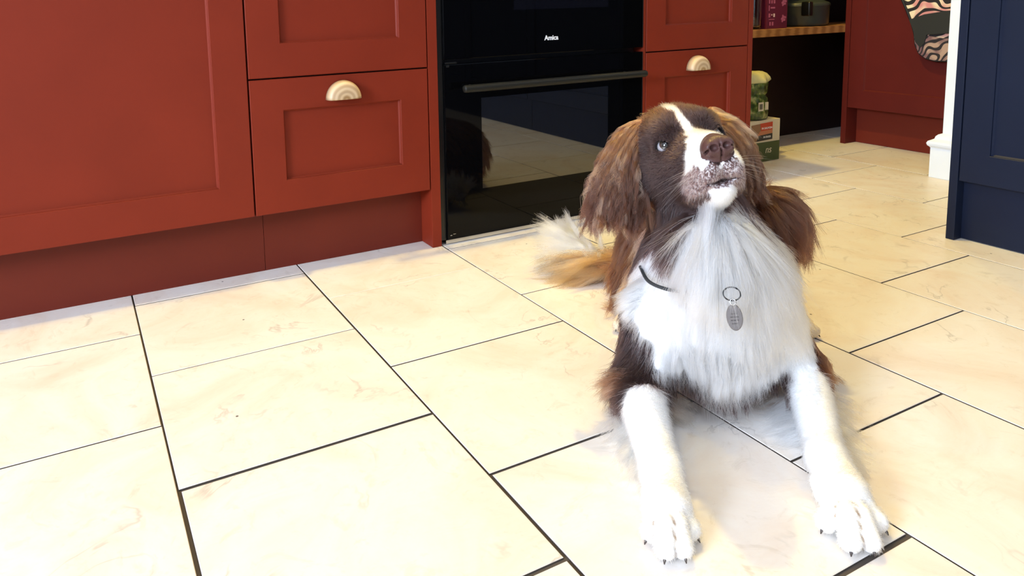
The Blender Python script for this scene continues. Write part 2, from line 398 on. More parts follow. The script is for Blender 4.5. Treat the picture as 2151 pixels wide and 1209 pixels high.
def mount(x, z, par):
    bm = bmesh.new(); tube(bm, [(x, -0.001, z), (x, -0.036, z)], 0.006, 10); obj('handle_mount', bm, M['handle_black'], par, True)
for x in (0.665, 1.165): mount(x, 0.4002, h)
bm = bmesh.new(); tube(bm, [(x, -0.040, 0.752) for x in xs], 0.0097, 18)
hu = obj('handle', bm, M['handle_black'], du, True)
for x in (0.665, 1.165): mount(x, 0.752, hu)
bm = bmesh.new(); box(bm, 0.597, 0.628, -0.006, 0.0, 0.4605, 0.4645, 0.0006); box(bm, 0.599, 0.606, -0.008, -0.003, 0.4525, 0.4575, 0.0006)
obj('hinge', bm, M['black_metal'], dl)
obj('door_clip', boxes((0.601, 0.606, -0.0035, -0.002, 0.0235, 0.0255), bevel=0.0004), M['steel'], dl)
obj('door_clip', boxes((0.609, 0.6165, -0.0035, -0.002, 0.0262, 0.0275), bevel=0.0003), M['steel'], dl)
for x, z in ((0.6035, 0.4545), (0.8985, 0.0265)):
    bm = bmesh.new(); tube(bm, [(x, -0.0035, z), (x, -0.0020, z)], 0.002, 10); obj('door_screw', bm, M['steel'], dl)
def text(name, body, size, loc, rot, m, parent, bold=0.0, extrude=0.0003, align='LEFT', shear=0.0):
    cu = bpy.data.curves.new(name, 'FONT'); cu.body = body; cu.size = size; cu.offset = bold; cu.extrude = extrude
    cu.align_x = align; cu.shear = shear
    tmp = bpy.data.objects.new(name, cu); COL.objects.link(tmp); bpy.context.view_layer.update()
    me_ = bpy.data.meshes.new_from_object(tmp.evaluated_get(bpy.context.evaluated_depsgraph_get()))
    bpy.data.objects.remove(tmp); me_.materials.clear(); me_.materials.append(m)
    for p_ in me_.polygons: p_.material_index = 0
    o = bpy.data.objects.new(name, me_); COL.objects.link(o)
    off = Vector((0, 0, 0)); q = parent
    while q: off += q.location; q = q.parent
    o.parent = parent; o.location = Vector(loc) - off; o.rotation_euler = rot
    return o
text('lettering', 'Amica', 0.0175, (0.8945, -0.0026, 0.5062), (PI / 2, 0, 0), M['lettering'], du, bold=0.0005)

# ------------------------------------------------------------------ navy unit
NX = 1.68
u = empty('base_cabinet', (1.98, -1.4, 0), 'navy blue shaker base cabinet at the right edge, next to the white wall end', 'cabinet')
obj('carcass', boxes((NX + 0.022, 2.27, -1.25, -0.612, 0.155, 0.945)), mat('navy_carcass', (0.01, 0.014, 0.03), 0.6), u)
bm = bmesh.new(); shaker(bm, -1.25, -0.6115, 0.15, 0.92, w=0.062, top=0.07, bottom=0.0715, axis='x', face=NX); obj('door', bm, M['navy'], u)
obj('side_panel', boxes((NX - 0.001, 2.27, -0.6095, -0.5905, 0.0, 0.945), bevel=0.001), M['navy'], u)
obj('plinth', boxes((1.7075, 1.725, -1.25, -0.6100, 0.002, 0.15)), M['navy'], u)
u = empty('base_cabinet', (1.98, -2.2, 0), 'navy blue shaker base cabinet continuing the right-hand run outside the frame', 'cabinet')
obj('carcass', boxes((NX + 0.022, 2.27, -3.0, -1.254, 0.155, 0.945)), M['navy'], u)
for a, b in ((-1.84, -1.2535), (-2.43, -1.8435), (-3.0, -2.4335)):
    bm = bmesh.new(); shaker(bm, a, b, 0.15, 0.92, w=0.062, axis='x', face=NX); obj('door', bm, M['navy'], u)
obj('plinth', boxes((1.7075, 1.725, -3.0, -1.254, 0.002, 0.15)), M['navy'], u)
tag(obj('worktop', boxes((NX - 0.02, 2.275, -3.0, -0.585, 0.946, 0.985), bevel=0.002), M['worktop']), 'oak worktop over the navy cabinets', 'worktop')

# ------------------------------------------------------------------ corner unit (far right, rust red)
RXF = 2.5665
u = empty('base_cabinet', (2.9, -0.2, 0), 'rust red shaker corner cabinet facing left, behind the white wall end', 'cabinet')
obj('carcass', boxes((RXF + 0.022, 3.2, -0.9, 0.2665, 0.155, 0.945)), M['carcass'], u)
bm = bmesh.new(); shaker(bm, -0.42, 0.2665, 0.15, 0.92, w=0.062, bottom=0.0735, axis='x', face=RXF, rec=0.006); obj('door', bm, M['red_far_shaded'], u)
obj('side_panel', boxes((RXF - 0.001, 3.2, 0.268, 0.289, 0.0, 0.945), bevel=0.001), M['red_far_shaded'], u)
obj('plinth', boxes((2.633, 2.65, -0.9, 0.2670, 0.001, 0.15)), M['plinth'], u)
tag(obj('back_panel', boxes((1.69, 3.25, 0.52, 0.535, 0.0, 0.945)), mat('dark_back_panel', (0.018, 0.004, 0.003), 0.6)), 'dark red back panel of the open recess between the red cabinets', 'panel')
tag(obj('shelf', boxes((1.686, 3.2, 0.290, 0.519, 0.4520, 0.4805), bevel=0.0015), M['shelf_wood']), 'oak shelf board across the open recess', 'shelf')
tag(obj('worktop', boxes((1.702, 3.25, 0.275, 0.62, 0.946, 0.985), bevel=0.002), M['worktop']), 'oak worktop over the open recess in the corner', 'worktop')

# ------------------------------------------------------------------ things on the shelf
ZS = 0.4808
M['clear'] = mat('clear_glass', (0.9, 0.93, 0.92), 0.02, Transmission_Weight=1.0, IOR=1.45)
t = empty('glass_jar', (2.105, 0.345, ZS), 'clear glass jar at the left end of the oak shelf', 'jar')
bm = bmesh.new()
lathe(bm, [(0, 0.003), (0.026, 0.003), (0.030, 0.006), (0.0315, 0.012), (0.0315, 0.15), (0.027, 0.16), (0.027, 0.175), (0.0235, 0.175), (0.0235, 0.159), (0.0285, 0.149), (0.0285, 0.014), (0.025, 0.009), (0, 0.008)], (2.085, 0.335, ZS), 40)
obj('glass', bm, M['clear'], t, True)
bm = bmesh.new(); lathe(bm, [(0, 0), (0.029, 0), (0.029, 0.022), (0.027, 0.024), (0, 0.024)], (2.085, 0.335, ZS + 0.176), 32)
obj('lid', bm, M['steel'], t, True)
M['maroon'] = mat('maroon_card', (0.13, 0.010, 0.045), 0.5)
M['pink_print'] = mat('pink_print', (0.50, 0.13, 0.26), 0.5); M['white_print'] = mat('white_print', (0.85, 0.65, 0.72), 0.5)
bx = tag(obj('food_box', boxes((2.131, 2.2455, 0.31, 0.36, ZS, ZS + 0.19), bevel=0.0008), M['maroon']), 'maroon carton with pink printing on the oak shelf', 'box')
for i, (x_, z_, w_, h_, c_) in enumerate(((0, .117, .008, .009, 'white'), (.014, .117, .006, .009, 'white'), (.027, .117, .009, .010, 'white'), (0, .095, .006, .014, 'pink'), (.013, .095, .006, .012, 'pink'), (.026, .095, .008, .013, 'pink'),
        (0, .068, .004, .020, 'pink'), (.010, .076, .024, .006, 'pink'), (0, .043, .009, .015, 'pink'), (.015, .050, .005, .005, 'white'), (.026, .044, .008, .013, 'white'), (.002, .034, .030, .003, 'pink'), (.006, .012, .006, .014, 'pink'), (.019, .012, .008, .014, 'pink'))):
    obj('print_mark', boxes((2.141 + x_, 2.141 + x_ + w_, 0.3090, 0.3097, ZS + z_, ZS + z_ + h_)), M[c_ + '_print'], bx)
for cz in (0.037, 0.098, 0.158):
    bm = bmesh.new()
    for k in range(9):
        a = 2.4 * k; r = 0.0042 * math.sqrt(k)
        cx, cz2 = 2.222 + r * math.cos(a), ZS + cz + r * math.sin(a)
        lathe(bm, [(0, 0), (0.0046, 0)], (0, 0, 0), 12)
        vs = bm.verts[:] if False else None
        bm.verts.ensure_lookup_table()
        for v in bm.verts[-13:]:
            x_, y_ = v.co.x, v.co.y; v.co = Vector((cx + x_, 0.3094 - 0.0001 * k, cz2 + y_))
    obj('berry_print', bm, M['pink_print'], bx)

M['pot'] = mat('grey_green_enamel', (0.040, 0.050, 0.045), 0.30)
M['pot_black'] = mat('pot_black', (0.004, 0.004, 0.004), 0.35)
px_, py_ = 2.44, 0.405
t = empty('casserole_pot', (px_, py_, ZS), 'dark grey green casserole pot with a black handle on the oak shelf', 'pot')
bm = bmesh.new(); lathe(bm, [(0, 0), (0.096, 0), (0.104, 0.004), (0.108, 0.012), (0.110, 0.078), (0.1125, 0.080), (0.1125, 0.084), (0.107, 0.084), (0.105, 0.080), (0.103, 0.012), (0, 0.008)], (px_, py_, ZS), 64)
obj('pot_body', bm, M['pot'], t, True)
bm = bmesh.new(); lathe(bm, [(0.1125, 0.0845), (0.1125, 0.088), (0.106, 0.094), (0.07, 0.108), (0.03, 0.115), (0, 0.116)], (px_, py_, ZS), 64)
ld_ = obj('lid', bm, M['pot'], t, True)
bm = bmesh.new(); lathe(bm, [(0.010, 0.115), (0.010, 0.122), (0.022, 0.130), (0.022, 0.138), (0.012, 0.142), (0, 0.142)], (px_, py_, ZS), 24); obj('knob', bm, M['pot_black'], ld_, True)
bm = bmesh.new()
box(bm, 2.350, 2.372, 0.293, 0.330, ZS + 0.042, ZS + 0.098, 0.006); obj('handle', bm, M['pot_black'], t, True)
bm = bmesh.new(); box(bm, 2.548, 2.575, 0.39, 0.43, ZS + 0.05, ZS + 0.07, 0.005); obj('handle', bm, M['pot_black'], t, True)

# ------------------------------------------------------------------ carton and bag on the floor under the shelf
M['card_white'] = mat('card_cream', (0.68, 0.60, 0.44), 0.6); M['card_green'] = mat('card_olive_green', (0.045, 0.075, 0.018), 0.5)
M['label_red'] = mat('label_red', (0.55, 0.06, 0.02), 0.5); M['label_orange'] = mat('label_orange', (0.55, 0.20, 0.09), 0.5)
M['label_dark'] = mat('label_dark', (0.02, 0.02, 0.02), 0.5); M['label_brown'] = mat('label_brown', (0.30, 0.16, 0.08), 0.5)
BX0, BX1, BY0, BY1 = 1.80, 2.107, 0.218, 0.42
t = empty('pet_food_box', (1.95, 0.32, 0), 'cream and olive green carton of pet food standing on the floor under the shelf', 'box')
bm = boxes((BX0, BX1, BY0, BY1, 0.001, 0.155), bevel=0.0012)
for f in bm.faces: f.material_index = 0
b_ = obj('carton', bm, [M['card_white'], M['card_green']], t)
obj('green_print', boxes((BX0 + 0.001, BX1 - 0.0005, BY0 - 0.0006, BY0 - 0.0001, 0.002, 0.0735)), M['card_green'], t)['label'] = 'olive green lower half of the carton front'
bm = bmesh.new(); prism(bm, [(1.955, 0.078), (2.066, 0.0815), (2.066, 0.1465), (1.955, 0.141)], 'y', BY0 - 0.0009, BY0 - 0.0003); obj('picture_print', bm, M['label_brown'], t)
bm = bmesh.new(); prism(bm, [(2.005, 0.116), (2.066, 0.118), (2.066, 0.1465), (2.000, 0.144)], 'y', BY0 - 0.0013, BY0 - 0.0009); obj('red_label', bm, M['label_red'], t)
bm = bmesh.new(); prism(bm, [(1.985, 0.100), (2.066, 0.105), (2.066, 0.118), (2.000, 0.116)], 'y', BY0 - 0.0013, BY0 - 0.0009); obj('orange_label', bm, M['label_orange'], t)
bm = bmesh.new(); prism(bm, [(1.982, 0.0795), (2.066, 0.0825), (2.066, 0.1035), (1.995, 0.100)], 'y', BY0 - 0.0014, BY0 - 0.0010); obj('dark_label', bm, M['label_dark'], t)
text('lettering', 'IN SALMON', 0.0105, (2.008, BY0 - 0.0014, 0.122), (PI / 2, 0, 0), M['lettering'], t, bold=0.0002)
text('lettering', 'IN DUCK', 0.0095, (2.018, BY0 - 0.0015, 0.0895), (PI / 2, 0, 0), M['lettering'], t, bold=0.0002)
text('lettering', 'ns', 0.038, (2.030, BY0 - 0.0009, 0.032), (PI / 2, 0, 0), M['card_white'], t, shear=0.2)

def food_bag():
    cx, cy, z0 = 2.012, 0.275, 0.1565
    t = empty('pet_food_bag', (cx, cy, z0), 'green bag with a scrunched cream top standing on the carton', 'bag')
    rnd = random.Random(5)
    ph = [rnd.random() * 6 for _ in range(8)]
    def ring(z, rx, ry, cr):
        out = []
        for k in range(72):
            a = 2 * PI * k / 72
            c = 1 + cr * (0.5 * math.sin(5 * a + ph[0] + z * 40) + 0.35 * math.sin(9 * a + ph[1] - z * 70) + 0.3 * math.sin(14 * a + ph[2] + z * 160))
            out.append((cx + rx * c * math.cos(a), cy + ry * c * math.sin(a), z0 + z + cr * 0.004 * math.sin(7 * a)))
        return out
    def skin(name, prof, m, par):
        bm = bmesh.new(); R = [[bm.verts.new(p) for p in ring(*q)] for q in prof]
        for a, b in zip(R, R[1:]):
            for k in range(72): bm.faces.new((a[k], a[(k + 1) % 72], b[(k + 1) % 72], b[k]))
        bm.faces.new(R[0][::-1]); bm.faces.new(R[-1])
        return obj(name, bm, m, par, True)
    green = mat('bag_green_film', (0.07, 0.11, 0.025), 0.22)
    n = nd(green, 'ShaderNodeTexNoise', i_Scale=45.0, i_Detail=3.0); tc = nd(green, 'ShaderNodeTexCoord'); ln(green, tc.outputs['Object'], n.inputs['Vector'])
    r = ramp(green, [(0.42, (0.035, 0.06, 0.015)), (0.55, (0.10, 0.15, 0.03)), (0.66, (0.35, 0.36, 0.14))]); ln(green, n.outputs['Fac'], r.inputs['Fac'])
    ln(green, r.outputs['Color'], green.node_tree.nodes['Principled BSDF'].inputs['Base Color'])
    body = skin('bag_body', [(0.0, 0.064, 0.050, 0.02), (0.004, 0.070, 0.056, 0.03), (0.03, 0.070, 0.056, 0.03), (0.06, 0.071, 0.055, 0.04), (0.078, 0.067, 0.052, 0.07), (0.088, 0.060, 0.044, 0.12), (0.096, 0.064, 0.046, 0.14), (0.11, 0.071, 0.05, 0.14), (0.128, 0.073, 0.05, 0.14), (0.134, 0.074, 0.05, 0.12)], green, t)
    cream = mat('bag_cream_top', (0.72, 0.68, 0.34), 0.35)
    skin('scrunched_top', [(0.132, 0.073, 0.048, 0.16), (0.142, 0.080, 0.050, 0.14), (0.152, 0.080, 0.045, 0.10), (0.165, 0.070, 0.036, 0.08), (0.173, 0.052, 0.02, 0.06)], cream, t)
    obj('paper_label', boxes((1.988, 2.014, 0.2165, 0.2185, z0 + 0.034, z0 + 0.066)), M['card_white'], body)
    obj('paper_label', boxes((2.026, 2.043, 0.2195, 0.2245, z0 + 0.036, z0 + 0.064)), M['card_white'], body)
    bm = bmesh.new()
    for k in range(7): box(bm, 1.9925 + 0.0024 * k, 1.9925 + 0.0024 * k + (0.0012 if k % 2 else 0.0007), 0.2158, 0.2164, z0 + 0.040, z0 + 0.060)
    obj('barcode', bm, M['label_dark'], body)
food_bag()

# ------------------------------------------------------------------ patterned bag hanging on the corner unit
def pattern_material(name, light, mid, dark, sc):
    m = mat(name, light, 0.7); b = m.node_tree.nodes['Principled BSDF']; tc = nd(m, 'ShaderNodeTexCoord')
    n = nd(m, 'ShaderNodeTexNoise', i_Scale=sc * 0.5, i_Detail=1.0); ln(m, tc.outputs['Object'], n.inputs['Vector'])
    w = nd(m, 'ShaderNodeTexWave', wave_type='RINGS', i_Scale=sc * 0.16, i_Distortion=26.0, i_Detail=1.0, i_Detail_Scale=1.4)
    w.rings_direction = 'X'; ln(m, tc.outputs['Object'], w.inputs['Vector'])
    r1 = ramp(m, [(0.42, light), (0.58, mid)]); ln(m, n.outputs['Fac'], r1.inputs['Fac'])
    r2 = ramp(m, [(0.38, (0, 0, 0)), (0.46, (1, 1, 1))]); ln(m, w.outputs['Fac'], r2.inputs['Fac'])
    mx = nd(m, 'ShaderNodeMix', data_type='RGBA'); ln(m, r2.outputs['Color'], mx.inputs['Factor'])
    mx.inputs['A'].default_value = (*dark, 1); ln(m, r1.outputs['Color'], mx.inputs['B']); ln(m, mx.outputs['Result'], b.inputs['Base Color'])
    return m
def hanging_bag():
    t = empty('fabric_bag', (2.55, -0.08, 0.36), 'patterned fabric bag with black trim hanging by the red corner cabinet', 'bag')
    x0, x1 = 2.535, 2.563
    left = [(0.075, 0.64), (0.062, 0.60), (0.0545, 0.5767), (0.034, 0.535), (0.017, 0.495), (0.004, 0.455), (-0.002, 0.415), (-0.016, 0.385), (-0.040, 0.368), (-0.073, 0.3605)]
    right = [(-0.11, 0.362), (-0.15, 0.372), (-0.18, 0.40), (-0.20, 0.45), (-0.215, 0.50), (-0.24, 0.56), (-0.26, 0.64)]
    bm = bmesh.new(); outline = left + right
    prism(bm, outline, 'x', x0 + 0.004, x1)
    m1 = pattern_material('leaf_print', (0.80, 0.66, 0.42), (0.62, 0.25, 0.22), (0.012, 0.008, 0.008), 42)
    m2 = pattern_material('dark_leaf_print', (0.42, 0.28, 0.20), (0.18, 0.09, 0.09), (0.015, 0.010, 0.012), 50)
    b = obj('bag_front', bm, m1, t)
    bm = bmesh.new(); prism(bm, [(0.004, 0.455), (-0.002, 0.415), (-0.016, 0.385), (-0.040, 0.368), (-0.073, 0.3605), (-0.11, 0.362), (-0.15, 0.372), (-0.18, 0.40), (-0.2, 0.45), (-0.10, 0.44)], 'x', x0 - 0.001, x0 + 0.004)
    obj('lower_pocket', bm, m2, t)
    bm = bmesh.new(); prism(bm, [(0.022, 0.505), (0.004, 0.465), (-0.004, 0.425), (-0.022, 0.405), (-0.035, 0.42), (-0.042, 0.452), (-0.10, 0.458), (-0.2, 0.46), (-0.215, 0.5), (-0.22, 0.53), (-0.10, 0.537), (-0.03, 0.525)], 'x', x0 - 0.005, x0 + 0.002)
    obj('pocket_band', bm, mat('black_cotton', (0.015, 0.016, 0.013), 0.8), t)
    bm = bmesh.new(); tube(bm, [(x0 + 0.004, y, z) for y, z in outline], 0.0045, 8); obj('trim', bm, mat('black_binding', (0.006, 0.006, 0.006), 0.7), t, True)
    bm = bmesh.new(); tube(bm, [(2.55, 0.07, 0.63), (2.55, 0.03, 0.75), (2.555, -0.03, 0.86), (2.555, -0.09, 0.90), (2.555, -0.15, 0.86), (2.55, -0.21, 0.75), (2.55, -0.25, 0.63)], 0.006, 8); obj('strap', bm, bpy.data.materials['black_binding'], t, True)
    bm = bmesh.new(); tube(bm, [(2.5665, -0.09, 0.905), (2.548, -0.09, 0.905), (2.540, -0.09, 0.915)], 0.004, 8)
    tag(obj('hook', bm, M['steel']), 'small steel hook on the red corner cabinet holding the patterned bag', 'hook')
hanging_bag()

# ================================================================== THE DOG
def at(u, v, d):
    """a point of the place seen at (u, v) of the 2151 x 1209 frame, d metres deep"""
    return CAM_LOC + (CAM_D + CAM_R * (u - CAM_PX) / CAM_F - CAM_U * (v - CAM_PY) / CAM_F) * d
def fl(u, v, z=0.0):
    r = CAM_D + CAM_R * (u - CAM_PX) / CAM_F - CAM_U * (v - CAM_PY) / CAM_F
    return CAM_LOC + r * (z - CAM_LOC[2]) / r[2]
def rotm(yaw, pitch, roll): return np.array(Euler((roll, pitch, yaw), 'XYZ').to_matrix())

# head frame: x towards the nose, y to the dog's left, z up; origin between the eyes
HS = 1.08
HM = rotm(math.radians(240.5), math.radians(-18.5), math.radians(12.4))
HT = np.array([0.5695, -0.8144, 0.4000]) + CAM_R * 0.002
def H(x, y, z): return HT + HM @ (np.array([x, y, z]) * HS)
# trunk frame: s forward, l to the right of the picture
B0 = np.array([0.635, -0.815, 0.0]); ES = np.array([-0.55, -0.835, 0.0]); EL = np.array([0.835, -0.55, 0.0])
def B(s, l, z): return B0 + ES * s + EL * l + np.array([0, 0, z])
BM = np.stack([ES, EL, [0, 0, 1]], 1)
I3 = np.eye(3)

PR = []                                              # (kind, op, k, data)
def cone(a, b, ra, rb, k=0.02, op='add'): PR.append(('c', op, k, (np.asarray(a, float), np.asarray(b, float), ra, rb)))
def ell(c, r, k=0.02, M_=None, op='add'): PR.append(('e', op, k, (np.asarray(c, float), np.asarray(r, float), I3 if M_ is None else M_)))
def hell(c, r, k=0.012, op='add', rot=None):
    Mx = HM if rot is None else HM @ rot
    ell(H(*c), np.array(r) * HS, k * HS, Mx, op)
def hcone(a, b, ra, rb, k=0.012, op='add'): cone(H(*a), H(*b), ra * HS, rb * HS, k * HS, op)

def prim_d(p, P):
    if p[0] == 'c':
        a, b, ra, rb = p[3]; ba = b - a; pa = P - a
        h = np.clip((pa @ ba) / (ba @ ba), 0, 1)
        return np.linalg.norm(pa - h[:, None] * ba, axis=1) - (ra + (rb - ra) * h)
    c, r, Mx = p[3]; q = (P - c) @ Mx
    k0 = np.linalg.norm(q / r, axis=1); k1 = np.linalg.norm(q / (r * r), axis=1)
    return np.where(k1 < 1e-9, -r.min(), k0 * (k0 - 1) / np.maximum(k1, 1e-9))

def sdf(P, prims=None):
    P = np.asarray(P, float); d = None
    for p in (PR if prims is None else prims):
        e = prim_d(p, P); k = p[2]
        if d is None: d = e; continue
        if p[1] == 'add':
            h = np.maximum(k - np.abs(d - e), 0) / k; d = np.minimum(d, e) - h * h * k * 0.25
        else:
            h = np.maximum(k - np.abs(d + e), 0) / k; d = np.maximum(d, -e) + h * h * k * 0.25
    return d
def sgrad(P, prims=None, h=0.0008):
    g = np.stack([sdf(P + np.eye(3)[i] * h, prims) - sdf(P - np.eye(3)[i] * h, prims) for i in range(3)], 1)
    return g / np.maximum(np.linalg.norm(g, axis=1, keepdims=True), 1e-9)

# ---- trunk
ell(B(0.00, -0.012, 0.150), (0.125, 0.090, 0.120), 0.03, BM)
ell(B(0.065, -0.008, 0.145), (0.070, 0.068, 0.105), 0.04, BM)
ell(B(-0.17, 0.010, 0.140), (0.17, 0.103, 0.110), 0.05, BM)
ell(B(-0.33, 0.030, 0.125), (0.14, 0.098, 0.105), 0.05, BM)
ell(B(-0.42, 0.040, 0.120), (0.09, 0.085, 0.095), 0.04, BM)
for sg in (-1, 1):                                   # shoulders, upper arms, thighs
    ell(B(0.015, -0.012 + 0.072 * sg, 0.145), (0.075, 0.042, 0.090), 0.04, BM)
    ell(B(-0.33, 0.045 + 0.100 * sg, 0.085), (0.115, 0.050, 0.080), 0.04, BM)
EA, EB_ = fl(1338, 808, 0.042), fl(1690, 780, 0.042)   # elbows
cone(B(0.04, -0.095, 0.120), EA, 0.045, 0.033, 0.035)
cone(B(0.03, 0.070, 0.120), EB_, 0.043, 0.030, 0.03)
# forelegs lying on the floor
WA, WB = fl(1388, 985, 0.030), fl(1735, 962, 0.030)
cone(EA, WA, 0.0325, 0.0215, 0.02); cone(EB_, WB, 0.0285, 0.0205, 0.02)
KA, KB = fl(1401, 1062, 0.027), fl(1775, 1036, 0.027)
cone(WA, KA, 0.0215, 0.0265, 0.015); cone(WB, KB, 0.0205, 0.0265, 0.015)
TOES = []; TSEG = []
def paw(K, tips, r=0.0125):
    K = np.asarray(K); g_ = len(TSEG) // 4
    for i, (u, v) in enumerate(tips):
        T = fl(u, v, 0.012); ax = (T - K); ax[2] = 0; ln_ = np.linalg.norm(ax); ax /= ln_
        T = T - ax * 0.010
        side = (i - 1.5) * 0.008; lat = np.array([-ax[1], ax[0], 0])
        mid = K * 0.42 + T * 0.58; mid[2] = 0.0255 if i in (1, 2) else 0.021
        base = K.copy(); base[2] = 0.024
        cone(base, mid, r * 0.86, r * 0.98, 0.005)
        low = T.copy(); low[2] = 0.0135
        cone(mid, low, r * 1.0, r * 0.95, 0.003)
        TOES.append((low, ax)); TSEG.append((g_, mid, low))
    ell(K + np.array([0, 0, -0.012]), (0.024, 0.028, 0.014), 0.01)
paw(KA, [(1357, 1128), (1396, 1168), (1440, 1166), (1466, 1124)])
paw(KB, [(1727, 1106), (1788, 1152), (1836, 1152), (1861, 1108)])
# dew claws pads
cone(fl(1716, 1010, 0.02), fl(1722, 1040, 0.014), 0.008, 0.006, 0.006)
# hind feet beside the belly
HA, HB = fl(1322, 664, 0.018), fl(1684, 684, 0.018)
cone(B(-0.38, -0.085, 0.03), HA - ES * 0.03, 0.030, 0.021, 0.03); cone(B(-0.36, 0.190, 0.03), HB - ES * 0.03, 0.030, 0.021, 0.03)
for Pp, tl in ((HA, [(1301, 682), (1318, 692), (1340, 688)]), (HB, [(1668, 694), (1688, 702), (1706, 694)])):
    for (u, v) in tl:
        T = fl(u, v, 0.013); a_ = Pp.copy(); cone(a_, T, 0.017, 0.0125, 0.005); TOES.append((T, (T - a_) / np.linalg.norm(T - a_)))
# neck and throat
cone(H(-0.085, 0, -0.035), B(0.01, -0.005, 0.215), 0.062, 0.076, 0.04)
cone(H(-0.035, 0, -0.085), B(0.06, -0.005, 0.200), 0.046, 0.058, 0.04)
ell(at(1492, 545, 1.030), (0.052, 0.052, 0.068), 0.016)
ell(at(1622, 478, 1.20), (0.060, 0.050, 0.070), 0.04)
# tail bone
TB, TM, TT = B(-0.47, 0.03, 0.10), fl(1268, 560, 0.035), fl(1205, 520, 0.040)
cone(TB, TM, 0.026, 0.016, 0.02); cone(TM, TT, 0.016, 0.009, 0.015)
NBODY = len(PR)
# ---- head
hell((-0.060, 0, 0.006), (0.072, 0.058, 0.055), 0.03)
hell((-0.118, 0, -0.002), (0.032, 0.036, 0.036), 0.03)
for sg in (-1, 1):
    hell((-0.014, 0.025 * sg, 0.020), (0.032, 0.024, 0.021), 0.014)
    hell((-0.045, 0.042 * sg, -0.034), (0.052, 0.024, 0.036), 0.022)
    hell((0.000, 0.030 * sg, -0.028), (0.036, 0.014, 0.022), 0.02)
hcone((0.000, 0, -0.016), (0.084, 0, -0.027), 0.030, 0.0215, 0.020)
hcone((0.010, 0, -0.004), (0.088, 0, -0.015), 0.015, 0.0135, 0.012)
for sg in (-1, 1):
    hell((0.056, 0.0155 * sg, -0.046), (0.046, 0.0165, 0.0215), 0.010)
    hell((0.030, 0.026 * sg, -0.060), (0.040, 0.0105, 0.020), 0.012)
    hell((0.080, 0.011 * sg, -0.040), (0.022, 0.0145, 0.017), 0.006)
hcone((-0.030, 0, -0.078), (0.058, 0, -0.073), 0.026, 0.015, 0.012)
hell((0.064, 0, -0.070), (0.018, 0.016, 0.0125), 0.007)
# mouth line: a shallow slot between flews and chin
hell((0.092, 0, -0.0595), (0.030, 0.022, 0.0022), 0.004, 'sub')
# nose leather
hell((0.100, 0, -0.0195), (0.0145, 0.0195, 0.0150), 0.004)
for sg in (-1, 1): hell((0.106, 0.0105 * sg, -0.0200), (0.0085, 0.0082, 0.0100), 0.003)
for sg in (-1, 1):
    hell((0.1165, 0.0092 * sg, -0.0205), (0.0100, 0.0056, 0.0048), 0.0022, 'sub', np.array(Euler((0, 0, 0.35 * sg), 'XYZ').to_matrix()))
    hell((0.1085, 0.0185 * sg, -0.0240), (0.0105, 0.0060, 0.0019), 0.0015, 'sub', np.array(Euler((-0.5 * sg, 0, 0.3 * sg), 'XYZ').to_matrix()))
hell((0.114, 0, -0.034), (0.012, 0.0011, 0.018), 0.003, 'sub')
# eyes: lids round the ball, an almond opening
EYE = []
for sg in (-1, 1):
    c = (0.0035, 0.0318 * sg, 0.0005); EYE.append(H(*c))
    hell(c, (0.0165, 0.0160, 0.0150), 0.012)
    out = np.array([0.80, 0.58 * sg, 0.12]); out /= np.linalg.norm(out)
    sd = np.cross([0, 0, 1], out); sd /= np.linalg.norm(sd); up = np.cross(out, sd)
    Rr = np.stack([out, sd, up], 1) @ np.array(Euler((0.10 * sg, 0, 0)).to_matrix())
    hell(tuple(np.array(c) + out * 0.0135), (0.0105, 0.0108, 0.0080), 0.0016, 'sub', Rr)
# ear flaps, flat and hanging
def flap(top, bot, wid, thick, nrm, k=0.02):
    top, bot, nrm = np.asarray(top), np.asarray(bot), np.asarray(nrm, float)
    ax = bot - top; L = np.linalg.norm(ax); ax /= L; nrm = nrm - ax * (nrm @ ax); nrm /= np.linalg.norm(nrm)
    Mx = np.stack([ax, np.cross(nrm, ax), nrm], 1)
    ell((top + bot) / 2, (L / 2, wid, thick), k, Mx)
TOCAM = -(CAM_D)
flap(at(1342, 258, 1.115), at(1262, 440, 1.085), 0.031, 0.010, TOCAM * 1.0 + EL * -0.5)
flap(at(1332, 320, 1.105), at(1315, 445, 1.085), 0.027, 0.010, TOCAM * 1.0 + EL * -0.3)
flap(at(1488, 226, 1.150), at(1590, 368, 1.160), 0.027, 0.012, TOCAM * 0.6 + EL * 0.9)
flap(at(1528, 248, 1.135), at(1566, 380, 1.140), 0.026, 0.011, TOCAM * 0.8 + EL * 0.8)

